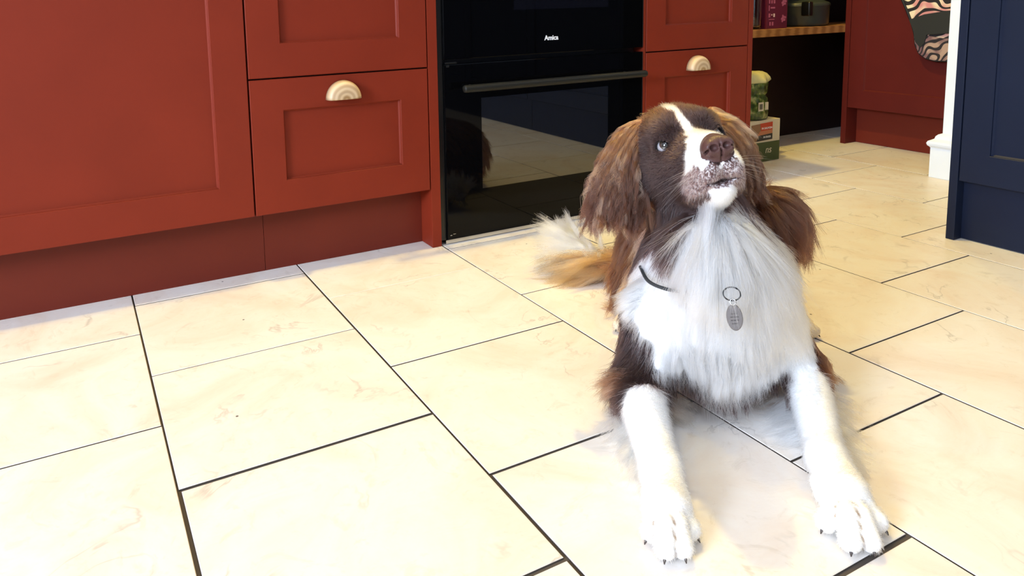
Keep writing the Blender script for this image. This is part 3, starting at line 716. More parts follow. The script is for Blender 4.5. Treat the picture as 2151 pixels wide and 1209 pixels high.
def polygonise(vox):
    lo = np.array([0.22, -1.20, -0.012]); hi = np.array([1.16, -0.20, 0.53])
    bs = 16; nb = np.ceil((hi - lo) / (vox * bs)).astype(int); n = nb * bs + 1
    F = np.full(n, 1.0, np.float32); Rb = vox * bs * 0.5 * math.sqrt(3)
    ci = np.stack(np.meshgrid(*[np.arange(k) for k in nb], indexing='ij'), -1).reshape(-1, 3)
    cc = lo + (ci * bs + bs / 2) * vox
    Dp = np.stack([prim_d(p, cc) for p in PR], 1)
    # distances of flat ellipsoids are rough from afar: be generous
    tot = sdf(cc)
    g = np.stack(np.meshgrid(*[np.arange(bs + 1)] * 3, indexing='ij'), -1).reshape(-1, 3)
    for b in range(len(cc)):
        if tot[b] > Rb + 0.02: continue
        near = [p for j, p in enumerate(PR) if Dp[b, j] < Rb * 1.6 + 0.05 or j == 0]
        i0 = ci[b] * bs
        v = sdf(lo + (g + i0) * vox, near).reshape((bs + 1,) * 3)
        F[i0[0]:i0[0] + bs + 1, i0[1]:i0[1] + bs + 1, i0[2]:i0[2] + bs + 1] = v
    # keep the belly and pads on the floor
    zz = lo[2] + np.arange(n[2]) * vox
    F = np.maximum(F, (0.0015 - zz)[None, None, :].astype(np.float32))
    S = F < 0
    cell = np.zeros(tuple(k - 1 for k in n), np.uint8)
    for dx in (0, 1):
        for dy in (0, 1):
            for dz in (0, 1): cell += S[dx:n[0] - 1 + dx, dy:n[1] - 1 + dy, dz:n[2] - 1 + dz]
    act = (cell > 0) & (cell < 8); idx = np.argwhere(act); cid = np.full(cell.shape, -1, np.int32); cid[act] = np.arange(len(idx))
    acc = np.zeros((len(idx), 3)); cnt = np.zeros(len(idx))
    for ax in range(3):
        o1, o2 = [k for k in range(3) if k != ax]
        for a in (0, 1):
            for c in (0, 1):
                p0 = idx.copy(); p0[:, o1] += a; p0[:, o2] += c; p1 = p0.copy(); p1[:, ax] += 1
                f0 = F[tuple(p0.T)]; f1 = F[tuple(p1.T)]; m = (f0 < 0) != (f1 < 0)
                t = np.where(m, f0 / np.where(m, f0 - f1, 1), 0)
                q = p0.astype(float); q[:, ax] += t; acc[m] += q[m]; cnt[m] += 1
    V = lo + acc / cnt[:, None] * vox
    Q = []
    for ax in range(3):
        o1, o2 = (ax + 1) % 3, (ax + 2) % 3
        sl0 = [slice(None)] * 3; sl1 = [slice(None)] * 3; sl0[ax] = slice(0, -1); sl1[ax] = slice(1, None)
        ch = S[tuple(sl0)] != S[tuple(sl1)]; e = np.argwhere(ch)
        e = e[(e[:, o1] > 0) & (e[:, o2] > 0) & (e[:, o1] < n[o1] - 1) & (e[:, o2] < n[o2] - 1)]
        ins = S[tuple(e.T)]
        def cd(d1, d2):
            q = e.copy(); q[:, o1] -= d1; q[:, o2] -= d2; return cid[tuple(q.T)]
        quad = np.stack([cd(0, 0), cd(1, 0), cd(1, 1), cd(0, 1)], 1)
        quad[~ins] = quad[~ins][:, ::-1]; Q.append(quad)
    return V, np.concatenate(Q)

VOX = 0.0022
V, Q = polygonise(VOX)
Q = Q[:, ::-1].copy() if False else Q

# ---- colours of the coat
C_WHITE = (0.955, 0.95, 0.94); C_CREAM = (0.72, 0.60, 0.44); C_DARK = (0.020, 0.0095, 0.0085); C_LIVER = (0.065, 0.022, 0.010)
C_GOLD = (0.36, 0.155, 0.060); C_ROAN = (0.30, 0.20, 0.16); C_NOSE = (0.085, 0.040, 0.036); C_TAIL = (0.27, 0.12, 0.045)
# body patches: (point, colour); the nearest one colours the coat
PATCH = []
def pc(u, v, d, c): PATCH.append((at(u, v, d), c))
for q in [(1400, 560, 1.03), (1500, 520, 1.0), (1580, 540, 1.05), (1618, 600, 1.05), (1380, 640, 1.03), (1480, 650, 0.99), (1600, 660, 1.0), (1345, 560, 1.08),
          (1400, 740, 1.01), (1500, 740, 0.98), (1600, 740, 1.0), (1660, 720, 1.05), (1440, 800, 1.0), (1520, 810, 1.0), (1620, 790, 1.02), (1680, 770, 1.04),
          (1345, 840, 1.0), (1350, 900, 0.96), (1375, 960, 0.92), (1400, 1060, 0.86), (1700, 830, 1.02), (1720, 900, 0.98), (1745, 980, 0.92), (1790, 1080, 0.85), (1600, 480, 1.08), (1600, 540, 1.08)]: pc(*q, C_WHITE)
for q in [(1315, 660, 1.32), (1685, 670, 1.3)]: pc(*q, C_CREAM)
for q in [(1370, 470, 1.07), (1350, 430, 1.10), (1420, 470, 1.05), (1318, 760, 1.06), (1308, 800, 1.05), (1335, 720, 1.10), (1575, 430, 1.12), (1560, 400, 1.12), (1440, 840, 1.06), (1580, 840, 1.08), (1350, 480, 1.12)]: pc(*q, C_DARK)
for q in [(1700, 760, 1.10), (1690, 720, 1.12)]: pc(*q, C_LIVER)
for q in [(1300, 520, 1.25), (1295, 580, 1.25), (1310, 620, 1.2), (1655, 470, 1.16), (1668, 540, 1.18), (1660, 600, 1.18), (1640, 420, 1.18)]: pc(*q, C_ROAN if q[0] < 1400 else C_LIVER)
for s in (-0.1, -0.25, -0.4):
    for l in (-0.1, 0.0, 0.12): PATCH.append((B(s, l, 0.24), C_LIVER))
    for l in (-0.12, 0.14): PATCH.append((B(s, l, 0.10), C_LIVER))
PATCH.append((B(-0.1, 0.0, 0.03), C_WHITE)); PATCH.append((B(-0.3, 0.02, 0.02), C_WHITE))
PATCH += [(TT, C_WHITE), (TT * 0.6 + TM * 0.4, C_TAIL), (TM, C_TAIL), (TB, C_LIVER)]
PP = np.array([p for p, _ in PATCH]); PCOL = np.array([c for _, c in PATCH])

def vnoise(P, s, seed=0):
    q = P * s + seed * 7.13
    return (np.sin(q[:, 0] * 1.7 + 2.1 * np.sin(q[:, 1] * 1.3 + 1) + seed) + np.sin(q[:, 1] * 1.9 + 1.8 * np.sin(q[:, 2] * 1.5 + 2)) + np.sin(q[:, 2] * 1.6 + 2.3 * np.sin(q[:, 0] * 1.4))) / 3

def head_local(P): return ((P - HT) @ HM) / HS
def ss(x, a, b):
    t = np.clip((x - a) / (b - a), 0, 1); return t * t * (3 - 2 * t)
EARP = [p for p in PR[-4:]]
HEADP = [p for p in PR[NBODY:-4] if p[1] == 'add']
def regions(P):
    de = np.min(np.stack([prim_d(p, P) for p in EARP], 1), 1)
    dh = sdf(P, HEADP); db = sdf(P, PR[:NBODY])
    ear = (de < 0.006) & (de < dh - 0.001) & (de < db)
    q = head_local(P)
    head = (~ear) & (dh < db + 0.004) & (q[:, 0] > -0.17)
    return ear, head, q

def coat(P):
    """coat colour at points P"""
    n1 = vnoise(P, 90, 1) * 0.010 + vnoise(P, 260, 2) * 0.004
    Pj = P + np.stack([vnoise(P, 70, 3), vnoise(P, 70, 4), vnoise(P, 70, 5)], 1) * 0.010
    d2 = ((Pj[:, None, :] - PP[None]) ** 2).sum(-1) if len(P) < 3000 else None
    if d2 is None:
        near = np.concatenate([((Pj[i:i + 20000, None, :] - PP[None]) ** 2).sum(-1).argmin(1) for i in range(0, len(P), 20000)])
    else: near = d2.argmin(1)
    C = PCOL[near].copy()
    # tan staining between the toes, which also paints in the crevice shade
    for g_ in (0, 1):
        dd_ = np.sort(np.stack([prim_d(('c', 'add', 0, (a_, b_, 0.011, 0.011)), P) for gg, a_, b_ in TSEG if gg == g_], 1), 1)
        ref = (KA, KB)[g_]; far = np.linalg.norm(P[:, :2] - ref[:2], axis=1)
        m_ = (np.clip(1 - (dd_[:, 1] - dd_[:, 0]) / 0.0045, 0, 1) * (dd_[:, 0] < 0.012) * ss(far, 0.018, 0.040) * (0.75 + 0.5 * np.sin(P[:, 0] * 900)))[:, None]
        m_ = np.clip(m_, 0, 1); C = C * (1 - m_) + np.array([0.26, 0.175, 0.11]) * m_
    for K_ in (KA, KB):
        m_ = np.clip(1 - np.linalg.norm((P - (K_ + np.array([0, 0, 0.02]))) / 0.030, axis=1), 0, 1)[:, None] * 0.45
        C = C * (1 - m_) + np.array([0.62, 0.46, 0.30]) * m_
    ear, head, q = regions(P)
    x, y, z = q.T
    ay = np.abs(y)
    # head: liver, with a white blaze, a white muzzle band and chin
    hc = np.tile(np.array(C_DARK) * 1.25, (len(P), 1))
    top = ss(z + n1, 0.018, 0.050) * ss(-x, -0.01, 0.06)
    hc = hc * (1 - top[:, None]) + np.array(C_LIVER) * 1.25 * top[:, None]
    tan = np.exp(-(((x - 0.012) / 0.012) ** 2 + ((ay - 0.026) / 0.010) ** 2 + ((z + 0.016) / 0.010) ** 2))
    hc = hc * (1 - 0.5 * tan[:, None]) + np.array(C_GOLD) * 0.5 * tan[:, None]
    bw = np.interp(x, [-0.14, -0.09, -0.05, -0.01, 0.02, 0.045, 0.065, 0.085, 0.1], [0.001, 0.004, 0.0060, 0.0055, 0.0060, 0.0115, 0.021, 0.021, 0.021])
    blaze = (np.abs(y + 0.0015) < bw + n1 * 0.25) & (z > -0.028)
    side = (x > 0.055 + n1) & (x < 0.102) & (z > -0.043 + n1 * 0.5)
    chin = (x > 0.018 + n1) & (z < -0.069 + n1 * 0.4) & (ay < 0.0175 + n1 * 0.3)
    mott = (x > 0.045 + n1 * 2) & (z <= -0.040 + n1) & (z > -0.072)
    spec = (vnoise(P, 900, 6) + vnoise(P, 1500, 8) * 0.7)
    hc[blaze | side | chin] = C_WHITE
    mm = mott & ~(blaze | chin)
    hc[mm] = np.where((spec[mm] > 0.18)[:, None], np.array([0.62, 0.58, 0.58]), np.array([0.11, 0.06, 0.055]))
    lip = (x > 0.05) & (z < -0.050) & (z > -0.064) & (ay < 0.024)
    hc[lip & (spec < 0.25)] = (0.09, 0.045, 0.045)
    C[head] = hc[head]
    # ears: liver, with warm overhead light painted gold on the tops
    hz = P[:, 2]
    g = ss(hz + n1 * 1.5, 0.37, 0.45)[:, None]
    ec = np.array(C_LIVER) * (1 - g) + np.array(C_GOLD) * g
    C[ear] = ec[ear]
    rim = np.minimum(np.linalg.norm(P - EYE[0], axis=1), np.linalg.norm(P - EYE[1], axis=1)) < 0.0172
    C[rim & head] = (0.010, 0.006, 0.005)
    nose = head & (x > 0.0935) & (z > -0.0385) & (z < 0.0) & (ay < 0.0235)
    nose &= (((x - 0.098) / 0.0215) ** 2 + (y / 0.0225) ** 2 + ((z + 0.020) / 0.0185) ** 2) < 1.05
    C[nose] = C_NOSE
    return C, ear, head, nose, q

# refine eyes and nose: split quads there twice and settle the new points on the surface
def refine(V, Q, centre_r):
    fc = V[Q].mean(1); m = np.zeros(len(Q), bool)
    for c, r in centre_r: m |= np.linalg.norm(fc - c, axis=1) < r
    me_ = bpy.data.meshes.new('t'); me_.from_pydata(V.tolist(), [], Q.tolist()); bm = bmesh.new(); bm.from_mesh(me_)
    bm.faces.ensure_lookup_table(); es = {e for i in np.nonzero(m)[0] for e in bm.faces[i].edges}
    bmesh.ops.subdivide_edges(bm, edges=list(es), cuts=1, use_grid_fill=True)
    bmesh.ops.triangulate(bm, faces=[f for f in bm.faces if len(f.verts) > 4])
    bm.to_mesh(me_); bm.free(); return me_
me = refine(V, Q, [(EYE[0], 0.022), (EYE[1], 0.022), (H(0.100, 0, -0.022), 0.030)])
co = np.empty(len(me.vertices) * 3); me.vertices.foreach_get('co', co); co = co.reshape(-1, 3)
for _ in range(2):
    d = sdf(co); g = sgrad(co); step = np.clip(d, -0.001, 0.001); nw = co - g * step[:, None]
    ok = (co[:, 2] > 0.003) & (np.abs(d) < 0.004); co[ok] = nw[ok]
me.vertices.foreach_set('co', co.ravel())
me.name = 'dog_body'
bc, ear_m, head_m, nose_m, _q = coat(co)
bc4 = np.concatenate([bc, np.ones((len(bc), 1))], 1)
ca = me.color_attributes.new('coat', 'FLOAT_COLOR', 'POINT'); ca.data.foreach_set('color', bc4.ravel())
na = me.attributes.new('leather', 'FLOAT', 'POINT'); na.data.foreach_set('value', nose_m.astype(float))
for p in me.polygons: p.use_smooth = True
skin_m = mat('dog_skin_and_short_coat', (0.5, 0.5, 0.5), 0.65, spec=0.25); _b = skin_m.node_tree.nodes['Principled BSDF']
_a = nd(skin_m, 'ShaderNodeAttribute', attribute_name='coat'); ln(skin_m, _a.outputs['Color'], _b.inputs['Base Color'])
_n = nd(skin_m, 'ShaderNodeAttribute', attribute_name='leather')
_r = nd(skin_m, 'ShaderNodeMapRange'); _r.inputs['To Min'].default_value = 0.75; _r.inputs['To Max'].default_value = 0.34; ln(skin_m, _n.outputs['Fac'], _r.inputs['Value']); ln(skin_m, _r.outputs['Result'], _b.inputs['Roughness'])
_t = nd(skin_m, 'ShaderNodeTexCoord'); _v = nd(skin_m, 'ShaderNodeTexVoronoi', i_Scale=750.0); ln(skin_m, _t.outputs['Object'], _v.inputs['Vector'])
_p = nd(skin_m, 'ShaderNodeBump', i_Strength=0.35, i_Distance=0.0006); ln(skin_m, _v.outputs['Distance'], _p.inputs['Height']); ln(skin_m, _p.outputs['Normal'], _b.inputs['Normal'])

dog = bpy.data.objects.new('dog', me); COL.objects.link(dog); me.materials.append(skin_m)
tag(dog, 'brown and white spaniel lying on the tiles with its head raised', 'dog')

# ---- eyes
def eyeball(c, sg, look):
    look = Vector(look).normalized(); q_ = look.to_track_quat('Z', 'Y').to_matrix()
    R = 0.0122 * HS; bm = bmesh.new(); prof = []
    for k in range(25):
        a = PI * k / 24; bul = 0.0009 * math.exp(-(a / 0.42) ** 2)
        prof.append(((R + bul) * math.sin(a) if 0 < k < 24 else 0, (R + bul) * math.cos(a)))
    lathe(bm, prof, (0, 0, 0), 40)
    for v in bm.verts: v.co = q_ @ v.co + Vector(c)
    m = mat('eye', (0.7, 0.7, 0.7), 0.04, spec=0.8); b = m.node_tree.nodes['Principled BSDF']
    o = obj('eye', bm, m, dog, True)
    a_ = o.data.attributes.new('axis', 'FLOAT', 'POINT')
    a_.data.foreach_set('value', [math.acos(max(-1, min(1, (v.co - Vector(c)).normalized().dot(look)))) for v in o.data.vertices])
    an = nd(m, 'ShaderNodeAttribute', attribute_name='axis')
    r = ramp(m, [(0.0, (0.002, 0.002, 0.002)), (0.34, (0.002, 0.002, 0.002)), (0.38, (0.022, 0.015, 0.010)), (0.66, (0.045, 0.032, 0.022)), (0.74, (0.012, 0.010, 0.009)), (0.84, (0.42, 0.40, 0.42))])
    r.color_ramp.interpolation = 'EASE'
    ln(m, an.outputs['Fac'], r.inputs['Fac']); ln(m, r.outputs['Color'], b.inputs['Base Color'])
    b.inputs['Coat Weight'].default_value = 1.0; b.inputs['Coat Roughness'].default_value = 0.02
    return o
LOOK = CAM_LOC + np.array([-0.02, 0.0, 0.55])
for i, sg in enumerate((-1, 1)): eyeball(EYE[i], sg, LOOK - EYE[i])

# ---- claws
claw_m = mat('claw_horn', (0.06, 0.045, 0.04), 0.4)
for T, ax in TOES:
    ax = np.array(ax); ax[2] = 0; ax /= np.linalg.norm(ax); bm = bmesh.new()
    a = T + ax * 0.0075 + np.array([0, 0, -0.004]); tube(bm, [a, a + ax * 0.0035 + np.array([0, 0, -0.0018]), a + ax * 0.0055 + np.array([0, 0, -0.0048])], [0.0021, 0.0017, 0.0005], 8)
    obj('claw', bm, claw_m, dog, True)

# ---- the fur: combed strands growing from the body surface
RNG = np.random.default_rng(11)
me.calc_loop_triangles()
nt = len(me.loop_triangles); tri = np.empty(nt * 3, np.int32); me.loop_triangles.foreach_get('vertices', tri); tri = tri.reshape(-1, 3)
vn = np.empty(len(me.vertices) * 3); me.vertices.foreach_get('normal', vn); vn = vn.reshape(-1, 3)
A, Bv, Cv = co[tri[:, 0]], co[tri[:, 1]], co[tri[:, 2]]
tarea = 0.5 * np.linalg.norm(np.cross(Bv - A, Cv - A), axis=1); tcen = (A + Bv + Cv) / 3
t_ear, t_head, t_q = regions(tcen)
t_nose = nose_m[tri].any(1)
t_low = tcen[:, 2] < 0.006

def unit(v): return v / np.maximum(np.linalg.norm(v, axis=-1, keepdims=True), 1e-9)
def sample(prob, n):
    p = tarea * prob; p /= p.sum(); i = RNG.choice(len(p), n, p=p)
    a, b = RNG.random(n), RNG.random(n); f = a + b > 1; a[f] = 1 - a[f]; b[f] = 1 - b[f]; w = 1 - a - b
    P = A[i] * w[:, None] + Bv[i] * a[:, None] + Cv[i] * b[:, None]
    N = unit(vn[tri[i, 0]] * w[:, None] + vn[tri[i, 1]] * a[:, None] + vn[tri[i, 2]] * b[:, None])
    return P, N

def G_(u, v, d, u2, v2, ln_, lift=0.25, curl=0.0, dd=0.0):
    a = at(u, v, d); b = at(u2, v2, d + dd); return (a, unit(b - a), ln_, lift, curl)
EAR_G = [G_(1335, 262, 1.10, 1300, 320, .045, .1, .3), G_(1300, 300, 1.09, 1262, 385, .065, .15, 1), G_(1270, 360, 1.08, 1225, 445, .070, .15, 1),
         G_(1250, 410, 1.08, 1215, 490, .050, .2, 1), G_(1320, 340, 1.09, 1300, 440, .060, .15, 1), G_(1300, 410, 1.08, 1288, 490, .045, .2, 1),
         G_(1328, 410, 1.09, 1335, 500, .045, .1, 1), G_(1275, 450, 1.08, 1265, 510, .035, .2, 1),
         G_(1490, 222, 1.15, 1555, 236, .045, .1, .2), G_(1545, 250, 1.15, 1590, 305, .055, .15, .6), G_(1585, 310, 1.15, 1612, 380, .045, .2, 1),
         G_(1570, 350, 1.15, 1588, 405, .040, .2, 1), G_(1550, 300, 1.14, 1580, 370, .05, .1, .8)]
BODY_G = [G_(1480, 470, 1.02, 1440, 590, .085, .45, .5), G_(1500, 490, 1.00, 1490, 620, .100, .5, .6), G_(1535, 490, 1.02, 1568, 610, .100, .5, .6),
          G_(1425, 520, 1.04, 1405, 600, .055, .3, .3), G_(1400, 600, 1.03, 1380, 680, .042, .25, .2), G_(1470, 640, 0.99, 1465, 740, .050, .3, .3),
          G_(1560, 650, 1.00, 1572, 740, .055, .3, .3), G_(1640, 610, 1.06, 1690, 640, .034, .4, .3), G_(1605, 560, 1.05, 1655, 615, .042, .35, .3),
          G_(1610, 490, 1.08, 1645, 560, .045, .4, .3), G_(1350, 620, 1.08, 1295, 650, .028, .4, .2), G_(1345, 560, 1.10, 1318, 615, .028, .3, .2),
          G_(1380, 700, 1.03, 1365, 770, .030, .2, .1), G_(1420, 760, 1.01, 1425, 840, .040, .35, .2), G_(1500, 780, 0.99, 1510, 880, .055, .45, .2),
          G_(1600, 760, 1.01, 1615, 840, .040, .35, .2), G_(1660, 735, 1.05, 1685, 800, .024, .2, .1), G_(1640, 680, 1.05, 1680, 730, .030, .3, .2),
          G_(1340, 840, 1.0, 1350, 930, .010, .15), G_(1375, 950, .93, 1392, 1040, .009, .15), G_(1400, 1060, .87, 1402, 1140, .005, .10), G_(1400, 1130, .83, 1402, 1170, .004, .10),
          G_(1700, 840, 1.02, 1718, 930, .010, .15), G_(1740, 960, .93, 1765, 1050, .009, .15), G_(1790, 1080, .86, 1810, 1150, .005, .10), G_(1810, 1120, .83, 1820, 1160, .004, .10),
          G_(1300, 530, 1.25, 1290, 620, .045, .3, .5), G_(1305, 600, 1.22, 1290, 660, .045, .3, .5), G_(1285, 560, 1.40, 1270, 620, .045, .3, .5),
          G_(1630, 400, 1.18, 1680, 450, .045, .15, .6), G_(1665, 450, 1.18, 1695, 540, .050, .2, .6), G_(1668, 540, 1.18, 1685, 620, .045, .3, .4),
          G_(1700, 740, 1.10, 1722, 800, .018, .25, .1), G_(1315, 760, 1.06, 1280, 815, .030, .35, .2), G_(1330, 710, 1.10, 1300, 780, .028, .3, .2),
          G_(1305, 800, 1.05, 1282, 850, .030, .4, .2), G_(1320, 670, 1.32, 1315, 700, .007, .1), G_(1685, 680, 1.30, 1690, 705, .007, .1),
          G_(1380, 470, 1.08, 1362, 540, .035, .15, .2), G_(1345, 430, 1.12, 1340, 500, .030, .1, .2), G_(1570, 430, 1.12, 1620, 480, .040, .2, .3),
          G_(1440, 850, 1.06, 1445, 890, .016, .3), G_(1580, 850, 1.08, 1585, 890, .016, .3),
          (B(-.1, 0, .26), -ES, .045, .15, .4), (B(-.3, 0.03, .24), -ES, .05, .15, .4), (B(-.45, 0.04, .2), unit(-ES - np.array([0, 0, .6])), .05, .2, .4),
          (B(-.2, -.1, .12), unit(-ES * .6 - EL * .2 - np.array([0, 0, 1.])), .045, .25, .4), (B(-.2, .12, .12), unit(-ES * .6 + EL * .2 - np.array([0, 0, 1.])), .045, .25, .4),
          (B(-.35, -.13, .09), unit(-ES * .3 - np.array([0, 0, 1.])), .035, .2, .3), (B(-.35, .17, .09), unit(-ES * .3 - np.array([0, 0, 1.])), .035, .2, .3)]

def field(P, N, Gs, sig=0.035):
    g0 = np.array([g[0] for g in Gs]); gd = np.array([g[1] for g in Gs]); gp = np.array([[g[2], g[3], g[4]] for g in Gs])
    d2 = ((P[:, None] - g0[None]) ** 2).sum(-1); d2m = d2.min(1, keepdims=True)
    w = np.exp(-(d2 - d2m) / (sig * sig)) / (d2 + 1e-4); w /= w.sum(1, keepdims=True)
    D = w @ gd; q = w @ gp
    T = unit(D - N * np.maximum((D * N).sum(1, keepdims=True), -1) * 1.0)
    return T, q[:, 0], q[:, 1], q[:, 2]

def head_field(P, N):
    x, y, z = head_local(P).T
    fx = -np.ones(len(P)); fy = 0.25 * np.sign(y) * ss(np.abs(y), 0.0, 0.03); fz = -0.35 * ss(-z, -0.01, 0.05) - 0.25 * ss(-x, 0.02, 0.09) * ss(np.abs(y), 0.02, 0.05)
    up = ss(z, 0.01, 0.03); fz = fz * (1 - up) + up * 0.1
    lip = (x > 0.03) & (z < -0.035); fz = np.where(lip, -0.9, fz); fx = np.where(lip, -0.5, fx)
    D = np.stack([fx, fy, fz], 1) @ HM.T
    T = unit(D - N * (D * N).sum(1, keepdims=True))
    L = np.interp(x, [-0.16, -0.10, -0.06, -0.02, 0.03, 0.06, 0.1], [0.024, 0.018, 0.013, 0.008, 0.0055, 0.0045, 0.0030])
    L = L * (1 + 0.6 * ss(-z, 0.03, 0.08) * (x < 0.02)) * (1 + 0.8 * (x > 0.0) * (x < 0.08) * (z < -0.066))
    for e in EYE:
        de = np.linalg.norm(P - e, axis=1); L = L * np.clip((de - 0.0145) / 0.012, 0.18, 1)
    return T, L, np.full(len(P), 0.16), np.full(len(P), 0.15)

PR_SOLID = PR
def trace(P, N, T, L, lift, steps, grav, prims):
    """combed guide hairs that slide over the body and never sink into it"""
    pts = [P - N * 0.0008]; p = P.copy(); d = unit(T + N * lift[:, None]); seg = (L / steps)[:, None]
    for k in range(steps):
        p = p + d * seg
        dist = sdf(p, prims); want = 0.0010 + 0.10 * seg[:, 0] * (k + 1) * np.minimum(lift * 2, 1)
        bad = dist < want
        if bad.any():
            g = sgrad(p[bad], prims); p[bad] += g * (want - dist)[bad][:, None]
        p[:, 2] = np.maximum(p[:, 2], 0.0012 + 0.0006 * k)
        pts.append(p.copy())
        d = unit(unit(p - pts[-2]) * 0.75 + T * 0.25 + np.array([0, 0, -1.0]) * grav)
    return np.stack(pts, 1)

def wavy(S, amp, freq, seed):
    n, m, _ = S.shape; t = np.linspace(0, 1, m)[None, :, None]; r = np.random.default_rng(seed)
    ax1 = unit(r.normal(size=(n, 1, 3))); ph = r.random((n, 1, 1)) * 6.28
    fr = freq * (0.8 + 0.4 * r.random((n, 1, 1)))
    o = ax1 * np.sin(t * fr + ph) * amp * t ** 0.8
    o -= o[:, :1]
    return S + o

from mathutils import kdtree
def groom(prob, n_clump, n_hair, fieldf, steps, grav, conv, rad, seed, prims, wave=(0.0, 0.0), jit=0.15, colf=None, lenvar=0.3):
    Pc_, Nc = sample(prob, n_clump); T, L, lf, cu = fieldf(Pc_, Nc)
    T = unit(T + RNG.normal(size=T.shape) * 0.10)
    L = L * (1 - lenvar / 2 + lenvar * RNG.random(len(L)))
    Gd = trace(Pc_, Nc, T, L, lf, steps, grav, prims)
    if wave[0] > 0: Gd = wavy(Gd, (L * wave[0] * np.clip(cu, 0, 2))[:, None, None], wave[1], seed)
    kd = kdtree.KDTree(n_clump)
    for i, p in enumerate(Pc_): kd.insert(p, i)
    kd.balance()
    P, N = sample(prob, n_hair)
    ci = np.array([kd.find(p)[1] for p in P])
    t = np.linspace(0, 1, steps + 1)[None, :, None]
    off = (P - Pc_[ci])[:, None, :]
    ls = 0.65 + 0.45 * RNG.random((n_hair, 1, 1))
    rel = (Gd[ci] - Gd[ci][:, :1])
    S = P[:, None, :] - N[:, None, :] * 0.0008 + rel * ls - off * conv * t ** 1.3
    jd = RNG.normal(size=(n_hair, 1, 3)) * L[ci][:, None, None] * jit
    S = S + jd * t ** 1.6
    S[:, :, 2] = np.maximum(S[:, :, 2], 0.001)
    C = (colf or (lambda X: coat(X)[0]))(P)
    return S, C, rad, ci

def strands(name, sets, m, parent):
    """sets: (S points n x k x 3, colour n x k x 3, radius)"""
    sets = [q for q in sets if len(q[0])]
    sizes = np.concatenate([np.full(len(S), S.shape[1]) for S, _, _ in sets])
    cu = bpy.data.hair_curves.new(name); cu.add_curves(sizes.tolist())
    pos = np.concatenate([S.reshape(-1, 3) for S, _, _ in sets]).astype(np.float32)
    cu.position_data.foreach_set('vector', pos.ravel())
    rr = np.concatenate([np.tile(r * np.linspace(1, 0.12, S.shape[1]) ** 0.7, len(S)) for S, _, r in sets]).astype(np.float32)
    ra = cu.attributes.get('radius') or cu.attributes.new('radius', 'FLOAT', 'POINT'); ra.data.foreach_set('value', rr)
    cc = np.concatenate([(C if C.ndim == 3 else np.repeat(C[:, None], S.shape[1], 1)).reshape(-1, 3) for S, C, _ in sets])
    c4 = np.concatenate([cc, np.ones((len(cc), 1))], 1).astype(np.float32)
    at_ = cu.attributes.new('coat', 'FLOAT_COLOR', 'POINT'); at_.data.foreach_set('color', c4.ravel())
    cu.materials.append(m)
    o = bpy.data.objects.new(name, cu); COL.objects.link(o); o.parent = parent
    return o

def hair_mat(name, rough=0.35, coat_=0.0):
    m = bpy.data.materials.new(name); m.use_nodes = True; t = m.node_tree; t.nodes.clear()
    o = t.nodes.new('ShaderNodeOutputMaterial'); h = t.nodes.new('ShaderNodeBsdfHairPrincipled'); h.model = 'CHIANG'; h.parametrization = 'COLOR'
    a = t.nodes.new('ShaderNodeAttribute'); a.attribute_name = 'coat'
    ln(m, a.outputs['Color'], h.inputs['Color']); h.inputs['Roughness'].default_value = rough; h.inputs['Radial Roughness'].default_value = 0.45
    if 'Random Roughness' in h.inputs: h.inputs['Random Roughness'].default_value = 0.1
    ln(m, h.outputs[0], o.inputs['Surface'])
    return m
fur_m = hair_mat('spaniel_fur')

def vary(C, n, amt=0.18):
    return np.clip(C * (1 + amt * (RNG.random((n, 1)) - 0.5) * 2), 0, 0.975)
def grade(C, k, tip, a, power=1.5):
    """root colour C (n,3) drifting towards tip colour by amount a (n,)"""
    t = np.linspace(0, 1, k)[None, :, None] ** power
    return C[:, None] * (1 - t * a[:, None, None]) + np.asarray(tip)[None, None] * t * a[:, None, None]

sets = []
bodyP = PR[:NBODY]; headP = PR[:-4]
ok = (~t_nose).astype(float)
eye_clear = np.ones(nt)
for e in EYE: eye_clear *= np.linalg.norm(tcen - e, axis=1) > 0.0150
# head, short and sleek
S, C, r, ci = groom(t_head * ok * eye_clear * (1 + 1.2 * (t_q[:, 0] > -0.02)), 9000, 70000, head_field, 4, 0.03, 0.25, 0.00016, 1, headP, (0.05, 3), 0.16)
C = vary(C, len(C), 0.22); sets.append((S, C, r))
# ears, long wavy locks, highlights painted on some of the tips
ear_f = lambda P, N: field(P, N, EAR_G, 0.022)
S, C, r, ci = groom(t_ear * 1.0, 720, 34000, ear_f, 14, 0.20, 0.90, 0.00024, 2, PR, (0.105, 14.0), 0.03, lenvar=0.5)
lockc = np.random.default_rng(5).random(720)[ci]
C = vary(C, len(C), 0.3); gold = np.where((lockc > 0.74)[:, None], np.array([[0.46, 0.27, 0.16]]), np.array([[0.050, 0.022, 0.015]]))
t_ = np.linspace(0, 1, 15)[None, :, None] ** 1.2
sets.append((S, C[:, None] * (1 - t_ * 0.75) + gold[:, None] * t_ * 0.75, r))
# body
dens = (~t_head) & (~t_ear) & (~t_low)
front = ((tcen - B0) @ ES > -0.08).astype(float) * 1.0 + 0.30
legz = np.clip(1.6 - tcen[:, 2] / 0.08, 0.0, 1.0) * ((tcen - B0) @ ES > 0.06)
short = legz > 0.3
body_f = lambda P, N: field(P, N, BODY_G, 0.035)
S, C, r, ci = groom(dens * front * (~short), 2400, 90000, body_f, 8, 0.12, 0.72, 0.00026, 3, PR, (0.05, 5.0), 0.07, lenvar=0.4)
sets.append((S, vary(C, len(C), 0.16), r))
S, C, r, ci = groom(dens * short, 5000, 36000, body_f, 4, 0.03, 0.25, 0.00017, 4, PR, (0, 0), 0.16)
sets.append((S, vary(C * np.array([0.86, 0.84, 0.81]), len(C), 0.10), r))

